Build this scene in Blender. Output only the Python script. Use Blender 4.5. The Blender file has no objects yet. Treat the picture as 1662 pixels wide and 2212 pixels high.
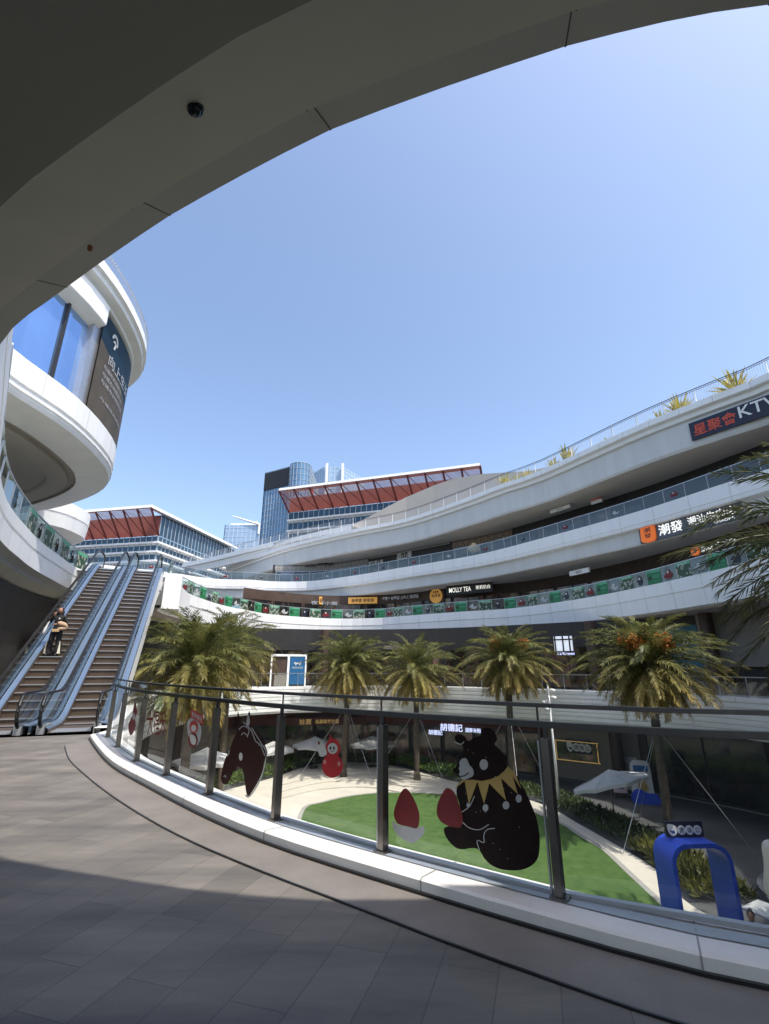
import bpy, bmesh, math, random
from mathutils import Vector, Matrix
random.seed(7)
PI = math.pi
sc = bpy.context.scene
COL = sc.collection

# ------------------------------------------------------------------ text (made first, while the scene is empty)
TXT = {}
def text_mesh(body, off=0.0, shear=0.0):
    k = (body, off, shear)
    if k in TXT: return TXT[k]
    cu = bpy.data.curves.new('lettering_curve', 'FONT')
    cu.body = body; cu.size = 1.0; cu.offset = off*.45; cu.shear = shear; cu.resolution_u = 3
    ob = bpy.data.objects.new('lettering_curve', cu); COL.objects.link(ob)
    dg = bpy.context.evaluated_depsgraph_get()
    me = bpy.data.meshes.new_from_object(ob.evaluated_get(dg))
    vs = [(v.co.x, v.co.y) for v in me.vertices]; fs = [tuple(p.vertices) for p in me.polygons]
    bpy.data.objects.remove(ob); bpy.data.curves.remove(cu); bpy.data.meshes.remove(me)
    x0 = min(v[0] for v in vs); x1 = max(v[0] for v in vs); y0 = min(v[1] for v in vs); y1 = max(v[1] for v in vs)
    TXT[k] = ([((x-x0)/(x1-x0), (y-y0)/(y1-y0)) for x, y in vs], fs, (x1-x0)/(y1-y0))
    return TXT[k]
for b_, o_ in (('星聚會',.03),('KTV',.02),('潮發',.03),('潮汕牛肉店',.025),('CHAOFA',.02),('MOLLY TEA',.02),('茉莉奶白',.02),('漁得壹',.02),
    ('漁得壹 酸菜魚',.02),('蒜山季',.025),('野生菌火鍋',.02),('四季',.02),('手作茶飲',.02),('AMONA',.0),('長壽鄉養生面',.02),('扯面',.03),('胡德記',.03),
    ('湖南米粉',.03),('煲',.01),('珠',.01),('公',.01),('老碗记',.02),('BL2',.02),('陕味小吃',.01),('向上生长,',.0),('与城市共同向上',.0),('新年快乐',.02),
    ('大福禾',.01),('Ici & Maintenant',.01),('潮',.03),('發',.03),('出口',.02),('福',.02),('HOUND',.01),('夜宵小館',.02),('牛肉火鍋',.02)):
    text_mesh(b_, o_)

# ------------------------------------------------------------------ helpers
def link(o, parent=None):
    COL.objects.link(o)
    if parent: o.parent = parent
    return o
def tag(o, label=None, cat=None, group=None, kind=None):
    if label: o['label'] = label
    if cat: o['category'] = cat
    if group: o['group'] = group
    if kind: o['kind'] = kind
    return o
def thing(name, label, cat, loc=(0, 0, 0), rz=0, group=None):
    o = bpy.data.objects.new(name, None); o.location = loc; o.rotation_euler = (0, 0, rz)
    o.empty_display_size = .3
    link(o); return tag(o, label, cat, group)
def dup(o, parent=None):
    c = o.copy(); COL.objects.link(c)
    if parent: c.parent = parent
    for ch in list(o.children): dup(ch, c)
    return c

class MB:
    def __init__(s): s.v = []; s.f = []; s.m = []
    def add(s, vs, fs, mi=0):
        b = len(s.v); s.v += [tuple(p) for p in vs]
        for f in fs: s.f.append(tuple(i+b for i in f)); s.m.append(mi)
        return s
    def quad(s, a, b, c, d, mi=0): return s.add([a, b, c, d], [(0, 1, 2, 3)], mi)
    def box(s, c, sz, rz=0, mi=0, fr=None):
        x, y, z = sz[0]/2, sz[1]/2, sz[2]/2
        vs = [(-x,-y,-z),(x,-y,-z),(x,y,-z),(-x,y,-z),(-x,-y,z),(x,-y,z),(x,y,z),(-x,y,z)]
        if fr: vs = [tuple(Vector(c)+fr[0]*p[0]+fr[1]*p[1]+fr[2]*p[2]) for p in vs]
        else:
            cs, sn = math.cos(rz), math.sin(rz)
            vs = [(c[0]+p[0]*cs-p[1]*sn, c[1]+p[0]*sn+p[1]*cs, c[2]+p[2]) for p in vs]
        return s.add(vs, [(0,3,2,1),(4,5,6,7),(0,1,5,4),(1,2,6,5),(2,3,7,6),(3,0,4,7)], mi)
    def tube(s, pts, r, n=6, mi=0, cap=True):
        pts = [Vector(p) for p in pts]; rs = r if isinstance(r, (list, tuple)) else [r]*len(pts)
        rings = []; up = Vector((0, 0, 1))
        for i, p in enumerate(pts):
            t = (pts[min(i+1, len(pts)-1)]-pts[max(i-1, 0)]).normalized()
            a = t.cross(up)
            if a.length < 1e-3: a = t.cross(Vector((1, 0, 0)))
            a.normalize(); b = a.cross(t)
            rings.append([p+(a*math.cos(2*PI*k/n)+b*math.sin(2*PI*k/n))*rs[i] for k in range(n)])
        vs = [q for rg in rings for q in rg]; fs = []
        for i in range(len(pts)-1):
            for k in range(n):
                fs.append((i*n+k, i*n+(k+1) % n, (i+1)*n+(k+1) % n, (i+1)*n+k))
        if cap: fs += [tuple(range(n))[::-1], tuple((len(pts)-1)*n+k for k in range(n))]
        return s.add(vs, fs, mi)
    def bar(s, pts, w, h, mi=0):           # flat rectangular bar swept along pts (w horizontal, h vertical)
        pts = [Vector(p) for p in pts]; vs = []
        for i, p in enumerate(pts):
            t = pts[min(i+1, len(pts)-1)]-pts[max(i-1, 0)]; a = Vector((-t.y, t.x, 0)).normalized()*(w/2); u = Vector((0, 0, h/2))
            vs += [p-a-u, p+a-u, p+a+u, p-a+u]
        fs = [(0, 1, 2, 3), tuple(len(vs)-4+k for k in (3, 2, 1, 0))]
        for i in range(len(pts)-1):
            for k in range(4): fs.append((i*4+k, (i+1)*4+k, (i+1)*4+(k+1) % 4, i*4+(k+1) % 4))
        return s.add(vs, fs, mi)
    def lathe(s, prof, c=(0, 0, 0), n=16, mi=0):
        vs = []
        for r, z in prof:
            for k in range(n): vs.append((c[0]+r*math.cos(2*PI*k/n), c[1]+r*math.sin(2*PI*k/n), c[2]+z))
        fs = []
        for i in range(len(prof)-1):
            for k in range(n): fs.append((i*n+k, i*n+(k+1) % n, (i+1)*n+(k+1) % n, (i+1)*n+k))
        return s.add(vs, fs, mi)
    def prism(s, poly, fr, o, th, mi=0):   # 2-D polygon in frame fr=(right, up, normal) at o, extruded th along normal
        R, U, N = fr; o = Vector(o); n = len(poly)
        a = [o+R*x+U*y for x, y in poly]; b = [p+N*th for p in a]
        s.add(a+b, [tuple(range(n))[::-1], tuple(range(n, 2*n))]+[(i, (i+1) % n, n+(i+1) % n, n+i) for i in range(n)], mi)
        return s
    def text(s, body, off, o, fr, w, h, lift=.01, mi=0, th=0):
        vs, fs, asp = text_mesh(body, off); R, U, N = fr; o = Vector(o)+N*lift
        s.add([o+R*(x*w)+U*(y*h) for x, y in vs], fs, mi)
        return s
    def build(s, name, mat, parent=None, smooth=False, label=None):
        me = bpy.data.meshes.new(name); me.from_pydata(s.v, [], s.f)
        for m in (mat if isinstance(mat, (list, tuple)) else [mat]): me.materials.append(m)
        if len(me.materials) > 1: me.polygons.foreach_set('material_index', s.m)
        if smooth: me.polygons.foreach_set('use_smooth', [True]*len(me.polygons))
        me.update()
        o = bpy.data.objects.new(name, me); link(o, parent)
        if label: o['label'] = label
        return o
def fix_normals(o):
    bm = bmesh.new(); bm.from_mesh(o.data); bmesh.ops.recalc_face_normals(bm, faces=bm.faces); bm.to_mesh(o.data); bm.free(); return o

# ------------------------------------------------------------------ the camera as a measuring tool: photo point -> ray -> place in the world
F, TH, H = 1035., math.radians(17.9), 1.6
CS, SN = math.cos(TH), math.sin(TH)
def ray(x, y):
    u = (x-831)/F; v = (1106-y)/F
    return (u, CS-v*SN, SN+v*CS)
def onz(x, y, z):
    r = ray(x, y); t = (z-H)/r[2]; return (r[0]*t, r[1]*t)
def ony(x, y, Y):
    r = ray(x, y); t = Y/r[1]; return Vector((r[0]*t, Y, H+r[2]*t))
def hit(poly, x, y, far=True):
    """first/last crossing of the ray with the vertical wall standing on poly -> (point, right, normal towards viewer, arc length)"""
    r = ray(x, y); best = None; acc = 0
    for a, b in zip(poly[:-1], poly[1:]):
        ex, ey = b[0]-a[0], b[1]-a[1]; L = math.hypot(ex, ey)
        den = r[0]*ey-r[1]*ex
        if abs(den) > 1e-9:
            t = (a[0]*ey-a[1]*ex)/den; k = (a[0]*r[1]-a[1]*r[0])/den
            if t > .5 and -1e-6 <= k <= 1+1e-6 and (best is None or (t > best[0]) == far):
                R = Vector((ex/L, ey/L, 0)); N = Vector((ey/L, -ex/L, 0))
                best = (t, Vector((r[0]*t, r[1]*t, H+r[2]*t)), R, N, acc+k*L)
        acc += L
    return best[1:] if best else None
UP = Vector((0, 0, 1))

def crom(pts, step, closed=False):
    P = [Vector(p[:2]) for p in pts]; out = []
    n = len(P)
    for i in range(n if closed else n-1):
        p0 = P[i-1] if (closed or i) else P[0]*2-P[1]; p1 = P[i]; p2 = P[(i+1) % n]
        p3 = P[(i+2) % n] if (closed or i+2 < n) else P[-1]*2-P[-2]
        for k in range(12):
            t = k/12
            out.append(.5*((2*p1)+(p2-p0)*t+(2*p0-5*p1+4*p2-p3)*t*t+(3*p1-p0-3*p2+p3)*t**3))
    if not closed: out.append(P[-1])
    else: out.append(out[0])
    return resample(out, step)
def resample(P, step):
    P = [Vector(p[:2]) for p in P]
    L = sum((b-a).length for a, b in zip(P[:-1], P[1:])); n = max(1, round(L/step)); d = L/n
    out = [P[0].copy()]; acc = 0; nxt = d
    for a, b in zip(P[:-1], P[1:]):
        l = (b-a).length
        while nxt <= acc+l+1e-9 and len(out) < n:
            out.append(a+(b-a)*((nxt-acc)/l)); nxt += d
        acc += l
    out.append(P[-1].copy()); return [(p.x, p.y) for p in out]
def normals(P, closed=False):
    n = len(P); N = []
    for i in range(n):
        if closed: a, b = P[(i-1) % n], P[(i+1) % n]
        else: a, b = P[max(i-1, 0)], P[min(i+1, n-1)]
        t = Vector((b[0]-a[0], b[1]-a[1])).normalized(); N.append(Vector((-t.y, t.x)))
    return N
def offset(P, d, closed=False): return [(p[0]+n.x*d, p[1]+n.y*d) for p, n in zip(P, normals(P, closed))]
def sweep(mb, P, prof, mis=0, closed=False):
    """profile points (outward distance, z) swept along plan polyline P"""
    N = normals(P, closed); k = len(prof); vs = []
    for p, n in zip(P, N):
        for d, z in prof: vs.append((p[0]+n.x*d, p[1]+n.y*d, z))
    for i in range(len(P) if closed else len(P)-1):
        j = (i+1) % len(P)
        for q in range(k-1):
            mi = mis[q] if isinstance(mis, (list, tuple)) else mis
            mb.f.append(tuple(len(mb.v)+x for x in (i*k+q, i*k+q+1, j*k+q+1, j*k+q))); mb.m.append(mi)
    mb.v += vs
    return mb
def at(P, s):      # point and tangent at arc length s
    acc = 0
    for a, b in zip(P[:-1], P[1:]):
        l = math.hypot(b[0]-a[0], b[1]-a[1])
        if s <= acc+l or (b is P[-1]):
            k = (s-acc)/l; R = Vector(((b[0]-a[0])/l, (b[1]-a[1])/l, 0))
            return Vector((a[0]+(b[0]-a[0])*k, a[1]+(b[1]-a[1])*k, 0)), R
        acc += l
def length(P): return sum(math.hypot(b[0]-a[0], b[1]-a[1]) for a, b in zip(P[:-1], P[1:]))
def sub(P, s0, s1):
    acc = 0; out = [tuple(at(P, s0)[0][:2])]
    for a, b in zip(P[:-1], P[1:]):
        acc += math.hypot(b[0]-a[0], b[1]-a[1])
        if s0+.02 < acc < s1-.02: out.append(tuple(b))
    out.append(tuple(at(P, s1)[0][:2])); return out

# ------------------------------------------------------------------ materials
def nt(name):
    m = bpy.data.materials.new(name); m.use_nodes = True; t = m.node_tree
    return m, t, t.nodes, t.links, t.nodes['Principled BSDF']
def pm(name, col, rough=.6, metal=0, var=.12, scale=3., bump=0., streak=False, col2=None, spec=.5, emit=0, bscale=None):
    m, t, n, l, b = nt(name)
    b.inputs['Roughness'].default_value = rough; b.inputs['Metallic'].default_value = metal
    b.inputs['Specular IOR Level'].default_value = spec
    tc = n.new('ShaderNodeTexCoord'); mp = n.new('ShaderNodeMapping'); l.new(tc.outputs['Object'], mp.inputs[0])
    if streak: mp.inputs['Scale'].default_value = (1, 1, .12)
    no = n.new('ShaderNodeTexNoise'); no.inputs['Scale'].default_value = scale; no.inputs['Detail'].default_value = 6; no.inputs['Roughness'].default_value = .62
    l.new(mp.outputs[0], no.inputs['Vector'])
    rp = n.new('ShaderNodeValToRGB'); rp.color_ramp.elements[0].position = .28; rp.color_ramp.elements[1].position = .72
    c2 = col2 or tuple(min(1, c*(1+var)) for c in col); c1 = col if col2 else tuple(c*(1-var) for c in col)
    rp.color_ramp.elements[0].color = (*c1, 1); rp.color_ramp.elements[1].color = (*c2, 1)
    l.new(no.outputs['Fac'], rp.inputs[0]); l.new(rp.outputs[0], b.inputs['Base Color'])
    if emit:
        l.new(rp.outputs[0], b.inputs['Emission Color']); b.inputs['Emission Strength'].default_value = emit
    if bump:
        n2 = n.new('ShaderNodeTexNoise'); n2.inputs['Scale'].default_value = bscale or scale*8; n2.inputs['Detail'].default_value = 5
        l.new(tc.outputs['Object'], n2.inputs['Vector'])
        bp = n.new('ShaderNodeBump'); bp.inputs['Strength'].default_value = bump; bp.inputs['Distance'].default_value = .02
        l.new(n2.outputs['Fac'], bp.inputs['Height']); l.new(bp.outputs[0], b.inputs['Normal'])
    return m
def glass(name, tint=(.9, .96, .94), refl=1.0, rough=.0, base=.03):
    m = bpy.data.materials.new(name); m.use_nodes = True; t = m.node_tree; n = t.nodes; l = t.links; n.clear()
    o = n.new('ShaderNodeOutputMaterial'); mx = n.new('ShaderNodeMixShader'); tr = n.new('ShaderNodeBsdfTransparent'); gl = n.new('ShaderNodeBsdfGlossy')
    tr.inputs[0].default_value = (*tint, 1); gl.inputs['Roughness'].default_value = rough; gl.inputs[0].default_value = (.95, 1, .98, 1)
    ge = n.new('ShaderNodeNewGeometry'); vd = n.new('ShaderNodeVectorMath'); vd.operation = 'DOT_PRODUCT'; l.new(ge.outputs['True Normal'], vd.inputs[0]); l.new(ge.outputs['Incoming'], vd.inputs[1])
    ab = n.new('ShaderNodeMath'); ab.operation = 'ABSOLUTE'; l.new(vd.outputs['Value'], ab.inputs[0])
    om = n.new('ShaderNodeMath'); om.operation = 'SUBTRACT'; om.inputs[0].default_value = 1; l.new(ab.outputs[0], om.inputs[1])
    lw = n.new('ShaderNodeMath'); lw.operation = 'POWER'; lw.inputs[1].default_value = 5; l.new(om.outputs[0], lw.inputs[0])
    mu = n.new('ShaderNodeMath'); mu.operation = 'MULTIPLY_ADD'; mu.inputs[1].default_value = refl; mu.inputs[2].default_value = base; mu.use_clamp = True
    tc = n.new('ShaderNodeTexCoord'); no = n.new('ShaderNodeTexNoise'); no.inputs['Scale'].default_value = 1.3; l.new(tc.outputs['Object'], no.inputs['Vector'])
    bp = n.new('ShaderNodeBump'); bp.inputs['Strength'].default_value = .02; bp.inputs['Distance'].default_value = .05; l.new(no.outputs['Fac'], bp.inputs['Height']); l.new(bp.outputs[0], gl.inputs['Normal'])
    l.new(lw.outputs[0], mu.inputs[0]); l.new(mu.outputs[0], mx.inputs[0]); l.new(tr.outputs[0], mx.inputs[1]); l.new(gl.outputs[0], mx.inputs[2]); l.new(mx.outputs[0], o.inputs[0])
    return m
def leafmat(name, dark, light, low=None, zlo=0, zhi=1, scale=1.5, trans=.25):
    m = bpy.data.materials.new(name); m.use_nodes = True; t = m.node_tree; n = t.nodes; l = t.links; n.clear()
    o = n.new('ShaderNodeOutputMaterial'); tc = n.new('ShaderNodeTexCoord')
    no = n.new('ShaderNodeTexNoise'); no.inputs['Scale'].default_value = scale; no.inputs['Detail'].default_value = 4; l.new(tc.outputs['Object'], no.inputs['Vector'])
    rp = n.new('ShaderNodeValToRGB'); rp.color_ramp.elements[0].position = .35; rp.color_ramp.elements[1].position = .68
    rp.color_ramp.elements[0].color = (*dark, 1); rp.color_ramp.elements[1].color = (*light, 1); l.new(no.outputs['Fac'], rp.inputs[0])
    c = rp.outputs[0]
    if low:
        sx = n.new('ShaderNodeSeparateXYZ'); l.new(tc.outputs['Object'], sx.inputs[0])
        mr = n.new('ShaderNodeMapRange'); mr.inputs[1].default_value = zlo; mr.inputs[2].default_value = zhi; mr.inputs[3].default_value = .85; mr.inputs[4].default_value = 0; l.new(sx.outputs[2], mr.inputs[0])
        mu = n.new('ShaderNodeMath'); mu.operation = 'MULTIPLY'; l.new(mr.outputs[0], mu.inputs[0]); 
        n3 = n.new('ShaderNodeTexNoise'); n3.inputs['Scale'].default_value = 2.3; l.new(tc.outputs['Object'], n3.inputs['Vector']); l.new(n3.outputs['Fac'], mu.inputs[1])
        m2 = n.new('ShaderNodeMath'); m2.operation = 'MULTIPLY'; m2.inputs[1].default_value = 1.7; m2.use_clamp = True; l.new(mu.outputs[0], m2.inputs[0])
        mx = n.new('ShaderNodeMixRGB'); l.new(m2.outputs[0], mx.inputs[0]); l.new(c, mx.inputs[1]); mx.inputs[2].default_value = (*low, 1); c = mx.outputs[0]
    d = n.new('ShaderNodeBsdfPrincipled'); d.inputs['Roughness'].default_value = .5; d.inputs['Specular IOR Level'].default_value = .4; l.new(c, d.inputs['Base Color'])
    tl = n.new('ShaderNodeBsdfTranslucent'); l.new(c, tl.inputs[0])
    ms = n.new('ShaderNodeMixShader'); ms.inputs[0].default_value = trans; l.new(d.outputs[0], ms.inputs[1]); l.new(tl.outputs[0], ms.inputs[2]); l.new(ms.outputs[0], o.inputs[0])
    return m
M = {}
M['white'] = pm('white_panel', (.83, .83, .815), .42, var=.05, scale=1.6, streak=True)
M['white_shadow'] = pm('white_panel_shaded', (.60, .60, .58), .5, var=.08, scale=1.0, streak=True)  # greyer copy of the white panel, shade of the recessed fascias put into its colour
M['seam'] = pm('seam_sealant', (.30, .30, .29), .7); M['joint'] = pm('open_panel_joint', (.06, .06, .055), .8)
M['kerbwhite'] = pm('white_kerb_stone', (.74, .715, .69), .5, var=.06, scale=4, bump=.05)
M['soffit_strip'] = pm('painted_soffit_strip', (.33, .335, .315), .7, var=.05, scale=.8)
M['soffit'] = pm('soffit_shaded', (.25, .246, .22), .75, var=.05, scale=.5)  # darker than the rim: shade of the flat underside put into the colour
M['soffit_rim'] = pm('soffit_rim_lit', (.375, .37, .32), .65, var=.07, scale=.8)  # lighter tone: the light caught by the outward slope is put into the colour
M['soffit_dark'] = pm('pale_gallery_soffit', (.62, .59, .54), .8, var=.06, scale=.6)
M['soffit_warm'] = pm('warm_soffit', (.42, .38, .33), .8, var=.05, scale=.6)
M['gallery_floor'] = pm('pale_gallery_floor', (.50, .48, .45), .6, var=.06)
M['ceil_brown'] = pm('brown_ceiling', (.30, .26, .235), .85)
M['dark'] = pm('dark_cladding', (.022, .02, .019), .5, var=.3)
M['brown'] = pm('brown_shopfront', (.055, .032, .022), .6, var=.35, scale=1)
M['redbrown'] = pm('red_brown_fascia', (.10, .022, .016), .6, var=.3, scale=1)
M['black'] = pm('black_rubber', (.012, .012, .013), .35, var=.2)
M['steel'] = pm('brushed_stainless_steel', (.19, .175, .16), .32, 1, var=.1, scale=20)
M['steel_dark'] = pm('dark_stainless_rail', (.085, .085, .088), .28, .9, var=.12, scale=10)
M['alu'] = pm('grey_aluminium', (.45, .46, .48), .4, .7, var=.08)
M['deck'] = pm('satin_decking', (.20, .27, .37), .34, .6, var=.05, scale=5)
M['glass'] = glass('clear_glass', (.92, .96, .945), .9, base=.06)
M['glass_green'] = glass('green_tinted_glass', (.66, .84, .78), .9, base=.08)
M['glass_smoke'] = glass('smoked_glass', (.46, .53, .58), .9, base=.09)
M['glass_esc'] = glass('escalator_glass', (.72, .78, .80), .7, base=.06)
M['gold'] = pm('gold_collar_film', (.36, .25, .08), .5, var=.1)
M['beige'] = pm('beige_roof_wall', (.58, .52, .44), .75, var=.06, scale=.4)
M['skin'] = pm('skin', (.36, .17, .11), .5, var=.06, scale=20)

def shopglass(name, c1, c2, scale=.6, rough=.12, glow=0):
    m, t, n, l, b = nt(name)
    tc = n.new('ShaderNodeTexCoord'); vo = n.new('ShaderNodeTexNoise'); vo.inputs['Scale'].default_value = scale; vo.inputs['Detail'].default_value = 3
    l.new(tc.outputs['Object'], vo.inputs['Vector'])
    rp = n.new('ShaderNodeValToRGB'); rp.color_ramp.elements[0].position = .42; rp.color_ramp.elements[1].position = .66
    rp.color_ramp.elements[0].color = (*c1, 1); rp.color_ramp.elements[1].color = (*c2, 1); l.new(vo.outputs['Fac'], rp.inputs[0]); l.new(rp.outputs[0], b.inputs['Base Color'])
    b.inputs['Roughness'].default_value = rough; b.inputs['Specular IOR Level'].default_value = .5
    l.new(rp.outputs[0], b.inputs['Emission Color']); b.inputs['Emission Strength'].default_value = glow
    return m
def goods_mat():
    m, t, n, l, b = nt('shop_window_with_goods'); tc = n.new('ShaderNodeTexCoord')
    mp = n.new('ShaderNodeMapping'); mp.inputs['Scale'].default_value = (2.2, 2.2, 1.7); l.new(tc.outputs['Object'], mp.inputs[0])
    vo = n.new('ShaderNodeTexVoronoi'); vo.inputs['Scale'].default_value = 1.6; vo.inputs['Randomness'].default_value = .8; vo.distance = 'CHEBYCHEV'; l.new(mp.outputs[0], vo.inputs['Vector'])
    hs = n.new('ShaderNodeHueSaturation'); hs.inputs['Saturation'].default_value = .35; hs.inputs['Value'].default_value = .5; l.new(vo.outputs['Color'], hs.inputs['Color'])
    no = n.new('ShaderNodeTexNoise'); no.inputs['Scale'].default_value = .55; no.inputs['Detail'].default_value = 4; l.new(tc.outputs['Object'], no.inputs['Vector'])
    rp = n.new('ShaderNodeValToRGB'); rp.color_ramp.elements[0].position = .46; rp.color_ramp.elements[1].position = .7; rp.color_ramp.elements[0].color = (.03, .026, .024, 1); rp.color_ramp.elements[1].color = (.36, .26, .18, 1); l.new(no.outputs['Fac'], rp.inputs[0])
    mx = n.new('ShaderNodeMixRGB'); mx.blend_type = 'MULTIPLY'; mx.inputs[0].default_value = 1; l.new(hs.outputs[0], mx.inputs[1]); l.new(rp.outputs[0], mx.inputs[2])
    l.new(mx.outputs[0], b.inputs['Base Color']); l.new(mx.outputs[0], b.inputs['Emission Color']); b.inputs['Emission Strength'].default_value = .22; b.inputs['Roughness'].default_value = .1
    return m
M['shop'] = goods_mat()
M['shopblue'] = shopglass('blue_shop_window', (.03, .05, .08), (.16, .22, .30))
M['orange_mural'] = shopglass('orange_mural', (.30, .07, .03), (.06, .09, .14), .45, .6, .15)
M['sky_window'] = pm('sky_reflecting_window', (.30, .46, .74), .04, .85, var=.1, scale=.3)
M['office_glass'] = pm('office_glass', (.03, .075, .12), .08, .2, var=.45, scale=.25)
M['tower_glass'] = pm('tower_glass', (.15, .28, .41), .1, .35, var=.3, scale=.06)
M['hazy_glass'] = pm('hazy_far_glass', (.36, .49, .63), .25, .2, var=.12, scale=.05); M['hazy_fin'] = pm('hazy_far_mullion', (.55, .64, .74), .6)  # distance haze put into these paler glass and mullion colours
M['tower_fin'] = pm('tower_mullion', (.40, .46, .52), .5, .2)
M['louvre'] = pm('red_brown_louvre', (.50, .18, .145), .65, var=.2, scale=.5)
M['louvre_back'] = pm('red_brown_attic', (.34, .115, .095), .8, var=.15, scale=.3)
M['louvre_rib'] = pm('dark_red_rib', (.16, .035, .028), .65)

# terrace: stone planks, laid 17 degrees off the view axis
def plank_mat():
    m, t, n, l, b = nt('terrace_stone_planks')
    tc = n.new('ShaderNodeTexCoord'); mp = n.new('ShaderNodeMapping'); mp.inputs['Rotation'].default_value = (0, 0, math.radians(-73)); mp.inputs['Location'].default_value = (.31, .28, 0)
    l.new(tc.outputs['Object'], mp.inputs[0])
    br = n.new('ShaderNodeTexBrick'); br.inputs['Scale'].default_value = 1; br.inputs['Brick Width'].default_value = 1.0; br.inputs['Row Height'].default_value = .32
    br.inputs['Mortar Size'].default_value = .0035; br.inputs['Mortar Smooth'].default_value = .3; br.offset = .37
    br.inputs['Color1'].default_value = (.132, .122, .110, 1); br.inputs['Color2'].default_value = (.180, .165, .148, 1); br.inputs['Mortar'].default_value = (.085, .08, .075, 1)
    l.new(mp.outputs[0], br.inputs['Vector'])
    no = n.new('ShaderNodeTexNoise'); no.inputs['Scale'].default_value = 1.1; no.inputs['Detail'].default_value = 9; no.inputs['Roughness'].default_value = .68
    mp2 = n.new('ShaderNodeMapping'); mp2.inputs['Rotation'].default_value = (0, 0, math.radians(-73)); mp2.inputs['Scale'].default_value = (.5, 2.6, 1); l.new(tc.outputs['Object'], mp2.inputs[0]); l.new(mp2.outputs[0], no.inputs['Vector'])
    rp = n.new('ShaderNodeValToRGB'); rp.color_ramp.elements[0].color = (.62, .635, .66, 1); rp.color_ramp.elements[1].color = (1.36, 1.32, 1.25, 1); rp.color_ramp.elements[0].position = .3; rp.color_ramp.elements[1].position = .72
    l.new(no.outputs['Fac'], rp.inputs[0])
    mx = n.new('ShaderNodeMixRGB'); mx.blend_type = 'MULTIPLY'; mx.inputs[0].default_value = 1; l.new(br.outputs['Color'], mx.inputs[1]); l.new(rp.outputs[0], mx.inputs[2])
    sp = n.new('ShaderNodeTexNoise'); sp.inputs['Scale'].default_value = 160; sp.inputs['Detail'].default_value = 2; l.new(tc.outputs['Object'], sp.inputs['Vector'])
    m3 = n.new('ShaderNodeMixRGB'); m3.blend_type = 'OVERLAY'; m3.inputs[0].default_value = .5; l.new(mx.outputs[0], m3.inputs[1]); l.new(sp.outputs['Fac'], m3.inputs[2])
    l.new(m3.outputs[0], b.inputs['Base Color'])
    b.inputs['Roughness'].default_value = .6; b.inputs['Specular IOR Level'].default_value = .35
    bp = n.new('ShaderNodeBump'); bp.inputs['Strength'].default_value = .3; bp.inputs['Distance'].default_value = .006; l.new(no.outputs['Fac'], bp.inputs['Height']); l.new(bp.outputs[0], b.inputs['Normal'])
    return m
M['planks'] = plank_mat()
M['border'] = pm('terrace_border_stone', (.186, .166, .148), .62, var=.16, scale=2.2, bump=.2, bscale=60)
M['paving'] = pm('plaza_paving', (.075, .075, .075), .8, var=.3, scale=.8)
M['shop_dark'] = shopglass('unlit_shop_window', (.008, .008, .009), (.035, .03, .026), .8)
M['sand'] = pm('cream_path', (.52, .475, .40), .85, var=.10, scale=.6, bump=.1)
M['pathkerb'] = pm('grey_path_kerb', (.30, .285, .26), .8, var=.1)
M['lawn'] = pm('green_lawn', (.045, .095, .024), .95, col2=(.092, .145, .045), scale=2.2, bump=1.0, bscale=45, spec=.1)
M['palm'] = leafmat('palm_leaf', (.06, .08, .022), (.27, .262, .085), (.42, .29, .08), -2.6, .2, 1.4, .25)
M['palm_dark'] = leafmat('shaded_palm_leaf', (.04, .055, .02), (.19, .19, .085), (.18, .15, .06), -2.6, .2, 1.4, .2)  # darker copy of the palm leaf, the shade put into its colour
M['trunk'] = pm('palm_bark', (.085, .062, .042), .9, var=.4, scale=4, bump=.9, bscale=14)
M['fruit'] = pm('orange_palm_fruit', (.52, .19, .03), .6, var=.3, scale=9)
M['grass_tuft'] = leafmat('ornamental_grass', (.035, .045, .010), (.20, .19, .045), None, scale=1.0, trans=.25)
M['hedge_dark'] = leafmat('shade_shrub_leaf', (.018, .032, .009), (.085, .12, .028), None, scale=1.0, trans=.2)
M['hedge'] = leafmat('hedge_leaf', (.03, .06, .012), (.13, .20, .035), None, scale=1.2, trans=.2)
M['agave'] = leafmat('yellow_agave_leaf', (.22, .24, .06), (.72, .58, .15), None, scale=4, trans=.2)
def emis(name, col, s): return pm(name, col, .5, var=.04, emit=s)
M['lit_white'] = emis('lit_white_letters', (.9, .88, .8), .9)
M['lit_blue'] = emis('lit_blue_white_letters', (.62, .66, 1.), 1.6)
M['lit_gold'] = emis('lit_gold_letters', (.72, .46, .17), .3)
M['lit_orange'] = emis('lit_orange_box', (.85, .17, .02), .35)
M['lit_yellow'] = emis('lit_amber_sign', (.65, .33, .07), .28)
M['txt_white'] = pm('white_letter_film', (.78, .77, .73), .5, var=.03)
M['txt_red'] = pm('red_orange_letters', (.62, .085, .04), .5, var=.05)
M['txt_dark'] = pm('dark_letters', (.02, .018, .016), .5)
M['navy'] = pm('navy_sign_board', (.012, .013, .035), .45, var=.1)
M['slate'] = pm('slate_sign_board', (.10, .105, .125), .5, var=.06)
M['poster_green'] = pm('green_poster', (.012, .16, .055), .5, var=.25, scale=3)
M['poster_head'] = pm('pale_green_poster_header', (.10, .38, .22), .5, var=.1)
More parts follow.
